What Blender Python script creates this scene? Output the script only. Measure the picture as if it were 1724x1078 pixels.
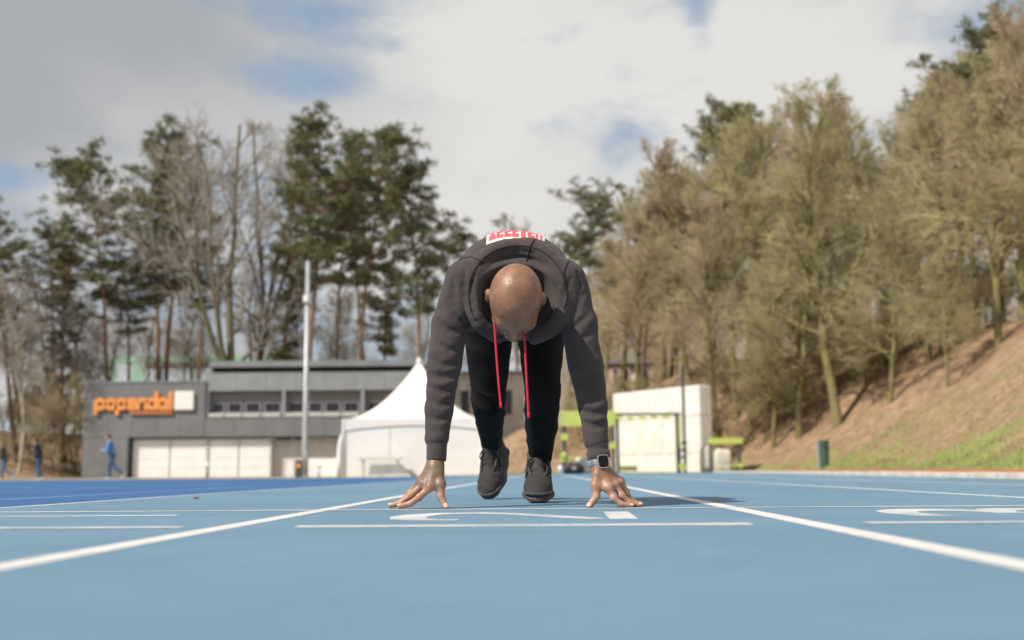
import bpy, bmesh, math, random
import numpy as np
from mathutils import Vector, Matrix
R = math.radians
for _o in list(bpy.data.objects):
    bpy.data.objects.remove(_o)
SC = bpy.context.scene
COL = SC.collection

# ------------------------------------------------------------------ camera
CAM_H = 0.112
FPX = 1915.6                       # focal length in photograph pixels (1724 wide)
PITCH = math.atan((793.42 - 539.0) / FPX)
ROLL = 0.008
F_ = Vector((0, math.cos(PITCH), math.sin(PITCH)))
U0 = Vector((0, -math.sin(PITCH), math.cos(PITCH)))
R0 = Vector((1, 0, 0))
CR = R0 * math.cos(ROLL) - U0 * math.sin(ROLL)
CU = U0 * math.cos(ROLL) + R0 * math.sin(ROLL)
cam_d = bpy.data.cameras.new('camera')
cam = bpy.data.objects.new('camera', cam_d)
COL.objects.link(cam)
cam.matrix_world = Matrix(((CR.x, CU.x, -F_.x, 0), (CR.y, CU.y, -F_.y, 0), (CR.z, CU.z, -F_.z, CAM_H), (0, 0, 0, 1)))
cam_d.sensor_width = 36
cam_d.lens = 36 * FPX / 1724
cam_d.clip_start = 0.05
cam_d.clip_end = 5000
cam_d.dof.use_dof = True
cam_d.dof.focus_distance = 3.5
cam_d.dof.aperture_fstop = 2.7
SC.camera = cam

def ray(px, py):
    return F_ + CR * ((px - 862.0) / FPX) + CU * ((539.0 - py) / FPX)
def P(px, py, Y):
    """the place at depth Y (metres along the lane) that is seen at a photo pixel"""
    d = ray(px, py)
    t = Y / d.y
    return Vector((d.x * t, Y, CAM_H + d.z * t))
def GX(px, Y, py=790):
    return P(px, py, Y).x
def AZEL(px, py):
    d = ray(px, py).normalized()
    return math.atan2(d.x, d.y), math.asin(d.z)

# ------------------------------------------------------------------ sun and sky
SUN_EL = R(45)
SUN_H = Vector((0.79, 0.61)).normalized()        # where the light travels on the ground
sun_dir = Vector((SUN_H.x * math.cos(SUN_EL), SUN_H.y * math.cos(SUN_EL), -math.sin(SUN_EL)))
sl = bpy.data.lights.new('sun', 'SUN')
sl.energy = 4.9
sl.angle = R(0.6)
sl.color = (1.0, 0.93, 0.83)
so = bpy.data.objects.new('sun', sl)
COL.objects.link(so)
so.rotation_euler = sun_dir.to_track_quat('-Z', 'Y').to_euler()
so.location = (-8, -12, 14)

W = bpy.data.worlds.new('World')
SC.world = W
W.use_nodes = True
nt = W.node_tree
nt.nodes.clear()

class NB:
    """small node builder"""
    def __init__(s, tree):
        s.t = tree
    def n(s, typ, **kw):
        nd = s.t.nodes.new(typ)
        for k, v in kw.items():
            setattr(nd, k, v)
        return nd
    def put(s, sock, v):
        if v is None:
            return
        if hasattr(v, 'is_linked') or isinstance(v, bpy.types.NodeSocket):
            s.t.links.new(v, sock)
        else:
            sock.default_value = v
    def m(s, op, a=None, b=None, c=None, clamp=False):
        nd = s.n('ShaderNodeMath', operation=op)
        nd.use_clamp = clamp
        for i, v in enumerate((a, b, c)):
            if v is not None:
                s.put(nd.inputs[i], v)
        return nd.outputs[0]
    def vm(s, op, a=None, b=None):
        nd = s.n('ShaderNodeVectorMath', operation=op)
        if a is not None: s.put(nd.inputs[0], a)
        if b is not None: s.put(nd.inputs[1], b)
        return nd.outputs[0]
    def noise(s, vec, scale, detail=4, rough=0.55, dist=0.0):
        nd = s.n('ShaderNodeTexNoise')
        if vec is not None: s.put(nd.inputs['Vector'], vec)
        nd.inputs['Scale'].default_value = scale
        nd.inputs['Detail'].default_value = detail
        nd.inputs['Roughness'].default_value = rough
        nd.inputs['Distortion'].default_value = dist
        return nd.outputs['Fac']
    def rng(s, v, a, b, c=0.0, d=1.0, smooth=True):
        nd = s.n('ShaderNodeMapRange')
        nd.interpolation_type = 'SMOOTHSTEP' if smooth else 'LINEAR'
        s.put(nd.inputs[0], v)
        for i, x in enumerate((a, b, c, d)):
            s.put(nd.inputs[i + 1], x)
        return nd.outputs[0]
    def mix(s, f, a, b, blend='MIX'):
        nd = s.n('ShaderNodeMix', data_type='RGBA', blend_type=blend)
        s.put(nd.inputs[0], f)
        for i, v in ((6, a), (7, b)):
            if isinstance(v, (tuple, list)):
                v = (v[0], v[1], v[2], 1.0)
            s.put(nd.inputs[i], v)
        return nd.outputs[2]

b = NB(nt)
sky = b.n('ShaderNodeTexSky', sky_type='NISHITA')
sky.sun_disc = False
sky.sun_elevation = SUN_EL
sky.sun_rotation = math.atan2(-SUN_H.x, -SUN_H.y)
sky.air_density = 1.0
sky.dust_density = 1.5
tc = b.n('ShaderNodeTexCoord')
dirv = tc.outputs['Generated']
sep = b.n('ShaderNodeSeparateXYZ')
nt.links.new(dirv, sep.inputs[0])
az = b.m('ARCTAN2', sep.outputs[0], sep.outputs[1])
el = b.m('ARCSINE', sep.outputs[2])
# clouds: a fractal cover that goes on all round, plus the gaps and piles that the view shows
mp = b.n('ShaderNodeMapping')
nt.links.new(dirv, mp.inputs[0])
mp.inputs['Scale'].default_value = (1, 1, 1.9)
mp.inputs['Location'].default_value = (3.7, 1.3, 0.4)
n1 = b.noise(mp.outputs[0], 5.0, 9, 0.56, 0.35)
n2 = b.noise(mp.outputs[0], 2.6, 5, 0.5, 0.2)
n3 = b.noise(mp.outputs[0], 13.0, 7, 0.6, 0.3)
def gauss(px, py, wx, wy, amp, rot=0.0):
    a0, e0 = AZEL(px, py)
    dx = b.m('DIVIDE', b.m('SUBTRACT', az, a0), wx / FPX)
    dy = b.m('DIVIDE', b.m('SUBTRACT', el, e0), wy / FPX)
    if rot:
        c, s_ = math.cos(rot), math.sin(rot)
        ddx = b.m('ADD', b.m('MULTIPLY', dx, c), b.m('MULTIPLY', dy, s_))
        ddy = b.m('SUBTRACT', b.m('MULTIPLY', dy, c), b.m('MULTIPLY', dx, s_))
        dx, dy = ddx, ddy
    q = b.m('ADD', b.m('MULTIPLY', dx, dx), b.m('MULTIPLY', dy, dy))
    return b.m('MULTIPLY', b.m('EXPONENT', b.m('MULTIPLY', q, -1.0)), amp)
cov = b.m('ADD', b.m('MULTIPLY', n1, 1.0), b.m('MULTIPLY', n3, 0.25))
for g in ((520, 125, 150, 40, -0.17), (570, 20, 130, 40, -0.12), (1180, 30, 36, 70, -0.20), (1045, 240, 50, 70, -0.055),
          (40, 300, 110, 28, -0.20), (660, 75, 80, 18, -0.12), (1500, 30, 40, 30, -0.10),
          (830, 100, 170, 100, 0.16), (150, 120, 330, 120, 0.16), (1350, 90, 150, 120, 0.14), (110, 320, 60, 25, 0.15),
          (800, 300, 180, 70, 0.12)):
    cov = b.m('ADD', cov, gauss(*g))
mask = b.rng(cov, 0.40, 0.66)
# light and grey cloud bodies
lum = b.m('ADD', b.m('MULTIPLY', n2, 1.15), b.m('MULTIPLY', n1, 0.35))
for g in ((840, 70, 260, 110, 0.22), (1330, 110, 230, 110, 0.22), (130, 330, 120, 40, 0.22), (130, 110, 420, 150, -0.30), (820, 300, 260, 70, -0.09),
          (470, 440, 400, 90, 0.10)):
    lum = b.m('ADD', lum, gauss(*g))
lumf = b.rng(lum, 0.42, 1.0)
ccol = b.mix(lumf, (4.0, 4.15, 4.4), (7.7, 7.55, 7.3))
blue = b.mix(0.72, sky.outputs[0], (3.6, 4.7, 6.0))
skyc = b.mix(mask, blue, ccol)
bg = b.n('ShaderNodeBackground')
nt.links.new(skyc, bg.inputs[0])
bg.inputs[1].default_value = 0.1
wo = b.n('ShaderNodeOutputWorld')
nt.links.new(bg.outputs[0], wo.inputs[0])

vs = SC.view_settings
vs.view_transform = 'Standard'
vs.look = 'None'
vs.gamma = 1
vs.exposure = 0.0
vs.use_curve_mapping = False
SC.render.engine = 'CYCLES'
SC.cycles.max_bounces = 6
SC.cycles.use_denoising = True

# ------------------------------------------------------------------ scene helpers
def tag(o, label=None, cat=None, group=None, kind=None):
    if label: o['label'] = label
    if cat: o['category'] = cat
    if group: o['group'] = group
    if kind: o['kind'] = kind
    return o
def empty(name, loc, label=None, cat=None, group=None, rz=0.0):
    o = bpy.data.objects.new(name, None)
    COL.objects.link(o)
    o.location = loc
    o.rotation_euler = (0, 0, rz)
    o.empty_display_size = 0.2
    return tag(o, label, cat, group)
def obj(name, me, mat=None, parent=None, loc=None, smooth=False):
    o = bpy.data.objects.new(name, me)
    COL.objects.link(o)
    if mat is not None and not me.materials:
        me.materials.append(mat)
    if parent is not None:
        o.parent = parent
    if loc is not None:
        o.location = loc
    if smooth:
        me.shade_smooth()
    return o
def copy_tree(o, parent=None):
    c = o.copy()
    COL.objects.link(c)
    c.parent = parent
    for ch in list(o.children):
        copy_tree(ch, c)
    return c

class MB:
    """collects faces of one mesh; all points in world metres minus an origin"""
    def __init__(s, origin=(0, 0, 0)):
        s.v = []; s.f = []; s.o = Vector(origin)
    def add(s, vs_, fs):
        k = len(s.v)
        s.v.extend([tuple(Vector(v) - s.o) for v in vs_])
        s.f.extend([tuple(i + k for i in f) for f in fs])
        return s
    def box(s, lo, hi, rz=0.0, piv=None, bev=0.0):
        x0, y0, z0 = lo; x1, y1, z1 = hi
        if bev > 0:
            bm = bmesh.new()
            bmesh.ops.create_cube(bm, size=1)
            for v in bm.verts:
                v.co = Vector(((x0 + x1) / 2 + v.co.x * (x1 - x0), (y0 + y1) / 2 + v.co.y * (y1 - y0), (z0 + z1) / 2 + v.co.z * (z1 - z0)))
            bmesh.ops.bevel(bm, geom=bm.edges[:], offset=bev, segments=2, affect='EDGES', profile=0.6)
            bm.verts.index_update()
            vs_ = [v.co.copy() for v in bm.verts]
            fs = [tuple(v.index for v in f.verts) for f in bm.faces]
            bm.free()
        else:
            vs_ = [Vector(q) for q in ((x0, y0, z0), (x1, y0, z0), (x1, y1, z0), (x0, y1, z0), (x0, y0, z1), (x1, y0, z1), (x1, y1, z1), (x0, y1, z1))]
            fs = [(3, 2, 1, 0), (4, 5, 6, 7), (0, 1, 5, 4), (1, 2, 6, 5), (2, 3, 7, 6), (3, 0, 4, 7)]
        if rz:
            pv = Vector(piv) if piv is not None else Vector(((x0 + x1) / 2, (y0 + y1) / 2, 0))
            M = Matrix.Rotation(rz, 3, 'Z')
            vs_ = [M @ (v - pv) + pv for v in vs_]
        return s.add(vs_, fs)
    def tube(s, pts, rad, n=8, caps=True, flat=1.0):
        pts = [Vector(p) for p in pts]
        if not isinstance(rad, (list, tuple)):
            rad = [rad] * len(pts)
        vs_, fs = [], []
        up = Vector((0, 0, 1))
        prev = None
        for i, p in enumerate(pts):
            d = (pts[min(i + 1, len(pts) - 1)] - pts[max(i - 1, 0)]).normalized()
            a = prev if prev is not None else (Vector((1, 0, 0)) if abs(d.z) > 0.9 else up)
            x = (a - d * a.dot(d)).normalized()
            prev = x
            y = d.cross(x)
            for k in range(n):
                t = 2 * math.pi * k / n
                vs_.append(p + x * (math.cos(t) * rad[i]) + y * (math.sin(t) * rad[i] * flat))
        for i in range(len(pts) - 1):
            for k in range(n):
                fs.append((i * n + k, i * n + (k + 1) % n, (i + 1) * n + (k + 1) % n, (i + 1) * n + k))
        if caps:
            fs.append(tuple(range(n - 1, -1, -1)))
            fs.append(tuple((len(pts) - 1) * n + k for k in range(n)))
        return s.add(vs_, fs)
    def prism(s, outline, depth, axis='y', holes=()):
        """outline: list of (x, z) pairs at y = y0, pushed back by depth"""
        y0, y1 = depth
        n = len(outline)
        vs_ = [Vector((x, y0, z)) for x, z in outline] + [Vector((x, y1, z)) for x, z in outline]
        fs = [tuple(range(n)), tuple(range(2 * n - 1, n - 1, -1))]
        fs += [(i, i + n, (i + 1) % n + n, (i + 1) % n) for i in range(n)]
        return s.add(vs_, fs)
    def mesh(s, name):
        me = bpy.data.meshes.new(name)
        me.from_pydata(s.v, [], s.f)
        me.validate()
        me.update()
        return me
    def build(s, name, mat=None, parent=None, smooth=False, loc=None):
        me = s.mesh(name)
        bm = bmesh.new(); bm.from_mesh(me)
        bmesh.ops.recalc_face_normals(bm, faces=bm.faces[:])
        bm.to_mesh(me); bm.free()
        return obj(name, me, mat, parent, loc, smooth)

def np_mesh(name, v, f):
    """fast mesh from numpy arrays; f is (n, k)"""
    me = bpy.data.meshes.new(name)
    n, k = f.shape
    me.vertices.add(len(v))
    me.vertices.foreach_set('co', np.ascontiguousarray(v, np.float32).ravel())
    me.loops.add(n * k)
    me.loops.foreach_set('vertex_index', np.ascontiguousarray(f, np.int32).ravel())
    me.polygons.add(n)
    me.polygons.foreach_set('loop_start', np.arange(0, n * k, k, dtype=np.int32))
    me.update(calc_edges=True)
    return me

# ------------------------------------------------------------------ materials
def mat(name, fn=None, col=(0.5, 0.5, 0.5), rough=0.7, metal=0.0, spec=0.5, sheen=0.0, var=0.0, vscale=6.0, bump=0.0, bscale=60.0, sss=0.0):
    m = bpy.data.materials.new(name)
    m.use_nodes = True
    t = m.node_tree
    bs = t.nodes['Principled BSDF']
    nb = NB(t)
    bs.inputs['Base Color'].default_value = (*col, 1)
    bs.inputs['Roughness'].default_value = rough
    bs.inputs['Metallic'].default_value = metal
    bs.inputs['Specular IOR Level'].default_value = spec
    if sheen:
        bs.inputs['Sheen Weight'].default_value = sheen
        bs.inputs['Sheen Roughness'].default_value = 0.5
    if sss:
        bs.inputs['Subsurface Weight'].default_value = sss
        bs.inputs['Subsurface Radius'].default_value = (0.012, 0.005, 0.003)
        bs.inputs['Subsurface Scale'].default_value = 1.0
    co = nb.n('ShaderNodeTexCoord').outputs['Object']
    if var:
        f = nb.noise(co, vscale, 6, 0.6)
        lo = tuple(max(0, c * (1 - var)) for c in col)
        hi = tuple(min(1, c * (1 + var)) for c in col)
        t.links.new(nb.mix(nb.rng(f, 0.3, 0.7), lo, hi), bs.inputs['Base Color'])
    if bump:
        h = nb.noise(co, bscale, 5, 0.6)
        bp = nb.n('ShaderNodeBump')
        bp.inputs['Strength'].default_value = bump
        bp.inputs['Distance'].default_value = 0.01
        t.links.new(h, bp.inputs['Height'])
        t.links.new(bp.outputs[0], bs.inputs['Normal'])
    if fn:
        fn(nb, bs, co)
    return m

# ================================================================== organic shapes: distance fields turned into one surface
def _v(a): return np.asarray(a, np.float32)
class Field:
    """smooth union of tapered capsules and ellipsoids"""
    def __init__(s, pad=0.06):
        s.items = []; s.post = []; s.pad = pad
    def cap(s, a, b_, ra, rb, k=0.02, sc=(1, 1, 1), cut=False):
        a, b_ = _v(a), _v(b_)
        c = (a + b_) / 2
        mx = max(1 / min(sc), 1)
        rad = np.linalg.norm(b_ - a) / 2 + max(ra, rb) * mx
        sc_ = _v(sc)
        def fn(p):
            q = (p - c) * sc_
            A, B = (a - c) * sc_, (b_ - c) * sc_
            ab = B - A
            t = np.clip(((q - A) @ ab) / max(float(ab @ ab), 1e-9), 0, 1)
            d = np.linalg.norm(q - A - t[:, None] * ab, axis=1) - (ra + (rb - ra) * t)
            return d / float(sc_.max()) if max(sc) > 1 else d
        s.items.append((fn, c, rad, k, cut)); return s
    def chain(s, pts, rads, k=0.02, sc=(1, 1, 1)):
        for i in range(len(pts) - 1):
            s.cap(pts[i], pts[i + 1], rads[i], rads[i + 1], k, sc)
        return s
    def ell(s, c, r, k=0.02, rot=None, cut=False):
        c = _v(c); r = _v(r)
        M = np.array(rot, np.float32) if rot is not None else None    # rows: local axes
        def fn(p):
            q = p - c
            if M is not None: q = q @ M.T
            k0 = np.linalg.norm(q / r, axis=1)
            k1 = np.linalg.norm(q / (r * r), axis=1) + 1e-9
            return k0 * (k0 - 1) / k1
        s.items.append((fn, c, float(r.max()), k, cut)); return s
    def __call__(s, p):
        p = np.asarray(p, np.float32)
        d = np.full(len(p), 1.0, np.float32)
        for fn, c, rad, k, cut in s.items:
            m = np.nonzero(((p - c) ** 2).sum(1) < (rad + s.pad) ** 2)[0]
            if len(m) == 0: continue
            e = fn(p[m]); o = d[m]
            if cut:
                e = -e
                h = np.clip(0.5 - 0.5 * (o - e) / k, 0, 1)
                d[m] = o + (e - o) * h + k * h * (1 - h)
            else:
                h = np.clip(0.5 + 0.5 * (o - e) / k, 0, 1)
                d[m] = o + (e - o) * h - k * h * (1 - h)
        for f in s.post:
            m = np.nonzero(np.abs(d) < 0.05)[0]
            if len(m): d[m] = d[m] + f(p[m])
        return d

def surface(fn, lo, hi, h):
    """surface nets on sparse blocks; returns vertices and quads"""
    lo = np.array(lo, float); hi = np.array(hi, float)
    Bk = 8
    nb_ = np.ceil((hi - lo) / (h * Bk)).astype(int)
    I = np.stack(np.meshgrid(*[np.arange(n) for n in nb_], indexing='ij'), -1).reshape(-1, 3)
    cen = lo + (I + 0.5) * h * Bk
    dc = np.concatenate([fn(c) for c in np.array_split(cen, max(1, len(cen) // 300000))])
    act = I[np.abs(dc) < h * Bk * 1.05]
    o9 = np.stack(np.meshgrid(*[np.arange(9)] * 3, indexing='ij'), -1).reshape(-1, 3)
    vals = np.empty((len(act), 729), np.float32)
    step = 900
    for i in range(0, len(act), step):
        a = act[i:i + step]
        pts = lo + ((a[:, None, :] * Bk + o9[None]).reshape(-1, 3)) * h
        vals[i:i + step] = fn(pts).reshape(len(a), 729)
    V = vals.reshape(-1, 9, 9, 9)
    ins = V < 0
    cs = [(x, y, z) for x in (0, 1) for y in (0, 1) for z in (0, 1)]
    cnt = sum(ins[:, x:x + 8, y:y + 8, z:z + 8].astype(np.int8) for x, y, z in cs)
    bi, cx, cy, cz = np.nonzero((cnt > 0) & (cnt < 8))
    corner = np.stack([V[bi, cx + x, cy + y, cz + z] for x, y, z in cs], 1)
    pos = np.zeros((len(bi), 3)); num = np.zeros(len(bi))
    for i in range(8):
        for j in range(i + 1, 8):
            if sum(abs(cs[i][k] - cs[j][k]) for k in range(3)) != 1: continue
            a, b_ = corner[:, i], corner[:, j]
            m = (a < 0) != (b_ < 0)
            t = np.where(m, a / np.where(m, a - b_, 1), 0)
            pi, pj = np.array(cs[i]), np.array(cs[j])
            pos += m[:, None] * (pi + t[:, None] * (pj - pi)); num += m
    pos = pos / num[:, None]
    g = act[bi] * Bk + np.stack([cx, cy, cz], 1)
    verts = lo + (g + pos) * h
    NX, NY = int(nb_[0] * Bk + 2), int(nb_[1] * Bk + 2)
    key = lambda q: q[:, 0].astype(np.int64) + 1 + (q[:, 1].astype(np.int64) + 1) * NX + (q[:, 2].astype(np.int64) + 1) * NX * NY
    kk = key(g); order = np.argsort(kk); ks = kk[order]
    faces = []
    for ax in range(3):
        e = np.eye(3, dtype=int)
        e1, e2 = e[(ax + 1) % 3], e[(ax + 2) % 3]
        s0 = ins[:, :8, :8, :8]
        sl_ = [slice(0, 8)] * 3; sl_[ax] = slice(1, 9)
        s1 = ins[(slice(None), *sl_)]
        b2, x, y, z = np.nonzero(s0 != s1)
        c = act[b2] * Bk + np.stack([x, y, z], 1)
        q = [c, c - e1, c - e1 - e2, c - e2]
        idx = []; ok = np.ones(len(c), bool)
        for qq in q:
            k_ = key(qq); p_ = np.clip(np.searchsorted(ks, k_), 0, len(ks) - 1)
            ok &= ks[p_] == k_
            idx.append(order[p_])
        f = np.stack(idx, 1)
        flip = s0[b2, x, y, z]
        f = np.where(flip[:, None], f, f[:, ::-1])
        faces.append(f[ok])
    return verts, np.concatenate(faces)

def sdf_obj(name, fn, lo, hi, h, mat_, parent, origin=(0, 0, 0)):
    v, f = surface(fn, lo, hi, h)
    o = obj(name, np_mesh(name, v - np.array(origin), f), mat_, parent, smooth=True)
    return o
def wob(p, s, ph=0.0):
    """cheap smooth noise, about -1..1"""
    x, y, z = p[:, 0] * s, p[:, 1] * s, p[:, 2] * s
    return (np.sin(x + 1.7 * np.sin(y * 0.7 + ph)) + np.sin(y * 1.3 + 1.9 * np.sin(z * 0.8 + ph * 2)) + np.sin(z * 1.1 + 1.6 * np.sin(x * 0.9 + ph * 3))) / 3

# ================================================================== terrain
LANE_DX = 53.0 / FPX                       # the lanes run a little to the right of the view axis
def lane(x, y):
    """point on the track: x across the lanes (measured at the camera), y along them"""
    return (x + LANE_DX * y, y)

FLAT = np.array([(5.6, -60), (5.6, 9), (9.2, 34), (10.3, 40), (9.8, 44), (7.8, 50.5), (3.5, 52), (-2.2, 52.5), (-3.35, 62), (-3.35, 74.5), (-24.8, 74), (-25.5, 56), (-42, 53), (-90, 50), (-90, -60)], float)
def _seg_dist(x, y):
    d = np.full(x.shape, 1e9)
    inside = np.zeros(x.shape, bool)
    n = len(FLAT)
    for i in range(n):
        ax, ay = FLAT[i]; bx, by = FLAT[(i + 1) % n]
        vx, vy = bx - ax, by - ay
        t = np.clip(((x - ax) * vx + (y - ay) * vy) / (vx * vx + vy * vy), 0, 1)
        d = np.minimum(d, np.hypot(x - ax - t * vx, y - ay - t * vy))
        cond = ((ay > y) != (by > y)) & (x < (bx - ax) * (y - ay) / (by - ay + 1e-12) + ax)
        inside ^= cond
    return np.where(inside, 0.0, d)
def sstep(t):
    t = np.clip(t, 0, 1)
    return t * t * (3 - 2 * t)
def dip(x, y):
    return -0.095 * sstep((3.2 - x) / 11.0) * np.clip((y - 7) / 28.0, 0, 1)
def bump2(x, y):
    return (np.sin(x * 0.9 + 1.3 * np.sin(y * 0.55)) * np.sin(y * 0.8 + 1.1 * np.sin(x * 0.63)) * 0.5
            + np.sin(x * 2.3 + y * 1.1) * np.sin(y * 2.0 - x * 1.3 + 2.0 * np.sin(x * 0.4)) * 0.10)
def terrain(x, y):
    x = np.asarray(x, float); y = np.asarray(y, float)
    d = _seg_dist(x, y)
    right = sstep((x - 2) / 10)
    H = 3.2 + 2.6 * right
    t = d / (11.0 - 1.5 * right - 6.0 * np.exp(-((x + 0.5) / 4.0) ** 2))
    rise = np.where(t < 1, 0.45 * t * t * (3 - 2 * t) + 0.55 * np.clip(t, 0, 1), 1.0)
    z = H * rise + dip(x, y) + bump2(x, y) * 0.22 * np.clip(d / 3, 0, 1)
    z = z + 1.5 * np.clip((d - 12) / 60, 0, 1)
    return z - 0.03
def tz(x, y):
    return float(terrain(np.array([x]), np.array([y]))[0])

def grid_mesh(name, xs, ys, zf):
    X, Y = np.meshgrid(xs, ys)
    Z = zf(X, Y)
    v = np.stack([X, Y, Z], -1).reshape(-1, 3)
    nx, ny = len(xs), len(ys)
    i = np.arange((nx - 1) * (ny - 1))
    a = (i // (nx - 1)) * nx + i % (nx - 1)
    return np_mesh(name, v, np.stack([a, a + 1, a + nx + 1, a + nx], 1))

def m_bank(nb, bs, co):
    geo = nb.n('ShaderNodeNewGeometry')
    pos = geo.outputs['Position']
    sp = nb.n('ShaderNodeSeparateXYZ'); nb.t.links.new(pos, sp.inputs[0])
    big = nb.noise(pos, 0.35, 5, 0.6, 0.4)
    mid = nb.noise(pos, 2.2, 6, 0.65, 0.3)
    fine = nb.noise(pos, 14.0, 5, 0.7)
    leaf = nb.mix(nb.rng(mid, 0.35, 0.68), (0.19, 0.115, 0.066), (0.42, 0.28, 0.175))
    leaf = nb.mix(nb.rng(fine, 0.4, 0.75), leaf, (0.50, 0.37, 0.245))
    grass = nb.mix(nb.rng(fine, 0.35, 0.7), (0.19, 0.225, 0.06), (0.37, 0.40, 0.15))
    # grass grows at the foot of the bank and thins out upwards in patches
    low = nb.m('SUBTRACT', 0.50, nb.m('MULTIPLY', sp.outputs[2], 0.33))
    low = nb.m('ADD', low, nb.m('MULTIPLY', nb.m('SUBTRACT', sp.outputs[0], 8.0), 0.02))
    g = nb.m('ADD', nb.m('MULTIPLY', nb.m('SUBTRACT', big, 0.5), 1.6), low)
    g = nb.m('ADD', g, nb.m('MULTIPLY', nb.m('SUBTRACT', mid, 0.5), 0.9))
    c = nb.mix(nb.rng(g, 0.32, 0.55), leaf, grass)
    nb.t.links.new(c, bs.inputs['Base Color'])
    bp = nb.n('ShaderNodeBump'); bp.inputs['Strength'].default_value = 0.9; bp.inputs['Distance'].default_value = 0.12
    nb.t.links.new(nb.m('ADD', mid, nb.m('MULTIPLY', fine, 0.4)), bp.inputs['Height'])
    nb.t.links.new(bp.outputs[0], bs.inputs['Normal'])
M_bank = mat('leaf_litter_and_grass', m_bank, rough=0.95, spec=0.2)
xs = np.concatenate([np.linspace(-900, -100, 9)[:-1], np.linspace(-100, -45, 14)[:-1], np.linspace(-45, 40, 190)[:-1], np.linspace(40, 100, 20)[:-1], np.linspace(100, 900, 9)])
ys = np.concatenate([np.linspace(-500, -20, 8)[:-1], np.linspace(-20, 8, 16)[:-1], np.linspace(8, 80, 170)[:-1], np.linspace(80, 140, 20)[:-1], np.linspace(140, 1500, 12)])
tag(obj('ground', grid_mesh('ground', xs, ys, terrain), M_bank, smooth=True), kind='structure')

# ------------------------------------------------------------------ the running track
def blue_track(c0, c1, scuff):
    def fn(nb, bs, co):
        pos = nb.n('ShaderNodeNewGeometry').outputs['Position']
        fine = nb.noise(pos, 420.0, 3, 0.7)
        gran = nb.noise(pos, 150.0, 3, 0.65)
        mid = nb.noise(pos, 9.0, 6, 0.65)
        big = nb.noise(pos, 1.1, 5, 0.6, 0.6)
        c = nb.mix(nb.rng(big, 0.32, 0.68), c0, c1)
        c = nb.mix(nb.rng(mid, 0.48, 0.8, 0.0, 0.45), c, scuff)
        sc = nb.n('ShaderNodeMapping'); sc.inputs['Scale'].default_value = (9.0, 2.2, 1.0); nb.t.links.new(pos, sc.inputs[0])
        streak = nb.noise(sc.outputs[0], 1.6, 6, 0.7, 0.8)
        c = nb.mix(nb.rng(streak, 0.60, 0.80, 0.0, 0.40), c, tuple(min(1, x * 1.25) for x in scuff))
        blot = nb.noise(pos, 4.3, 6, 0.7, 0.4)
        c = nb.mix(nb.rng(blot, 0.58, 0.78, 0.0, 0.35), c, tuple(x * 0.72 for x in c0))
        c = nb.mix(nb.rng(gran, 0.55, 0.75, 0.0, 0.35), c, scuff)
        c = nb.mix(nb.rng(fine, 0.66, 0.74, 0.0, 0.5), c, tuple(x * 0.35 for x in c0))
        # grit and dirt specks
        vo = nb.n('ShaderNodeTexVoronoi'); vo.inputs['Scale'].default_value = 16.0
        nb.t.links.new(pos, vo.inputs['Vector'])
        sp = nb.rng(vo.outputs['Distance'], 0.02, 0.07, 1.0, 0.0)
        sel = nb.rng(nb.noise(pos, 3.7, 3, 0.5), 0.56, 0.62)
        c = nb.mix(nb.m('MULTIPLY', nb.m('MULTIPLY', sp, sel), 0.65), c, (0.07, 0.08, 0.085))
        nb.t.links.new(c, bs.inputs['Base Color'])
        bp = nb.n('ShaderNodeBump'); bp.inputs['Strength'].default_value = 0.55; bp.inputs['Distance'].default_value = 0.0025
        nb.t.links.new(nb.m('ADD', gran, nb.m('MULTIPLY', fine, 0.5)), bp.inputs['Height'])
        nb.t.links.new(bp.outputs[0], bs.inputs['Normal'])
    return fn
M_light = mat('light_blue_track', blue_track((0.122, 0.222, 0.315), (0.152, 0.258, 0.352), (0.215, 0.300, 0.370)), rough=0.85, spec=0.25)
M_dark = mat('deep_blue_track', blue_track((0.030, 0.105, 0.260), (0.045, 0.135, 0.305), (0.11, 0.21, 0.37)), rough=0.85, spec=0.25)

KERB = [(3.35, -12.0), (3.55, 0.0), (4.72, 10.5), (6.6, 28.0), (7.15, 34.0), (7.4, 38.0), (7.2, 42.0)]
def kerb_x(y):
    return np.interp(y, [k[1] for k in KERB], [k[0] for k in KERB])
def sheet(name, x0f, x1f, y0, y1, nx, ny, lift, mat_, zf):
    ys_ = np.concatenate([np.linspace(y0, 8, max(3, ny // 3))[:-1], np.linspace(8, y1, ny)]) if y0 < 8 else np.linspace(y0, y1, ny)
    v = []
    for y in ys_:
        a, b_ = x0f(y), x1f(y)
        for i in range(nx):
            x = a + (b_ - a) * i / (nx - 1)
            v.append((x, y))
    v = np.array(v)
    z = zf(v[:, 0], v[:, 1]) + lift
    n = len(ys_)
    i = np.arange((nx - 1) * (n - 1)); a = (i // (nx - 1)) * nx + i % (nx - 1)
    me = np_mesh(name, np.column_stack([v, z]), np.stack([a, a + 1, a + nx + 1, a + nx], 1))
    return tag(obj(name, me, mat_, smooth=True), kind='structure')
LB = -1.89                                     # edge between the light lanes and the deep blue ones
sheet('light_blue_track', lambda y: lane(LB, y)[0], lambda y: float(kerb_x(y)), -12, 43.0, 12, 30, 0.0, M_light, dip)
sheet('deep_blue_track', lambda y: -60.0 if y > 12 else -30.0, lambda y: lane(LB, y)[0], -12, 43.0, 30, 30, 0.0, M_dark, dip)
M_paved = mat('pale_paving', col=(0.30, 0.27, 0.22), rough=0.9, var=0.25, vscale=2.0, bump=0.4, bscale=20)
sheet('paved_path', lambda y: -62.0, lambda y: 3.0 if y < 50 else -3.4, 43.02, 63.9, 30, 20, 0.004, M_paved, dip)

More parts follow.
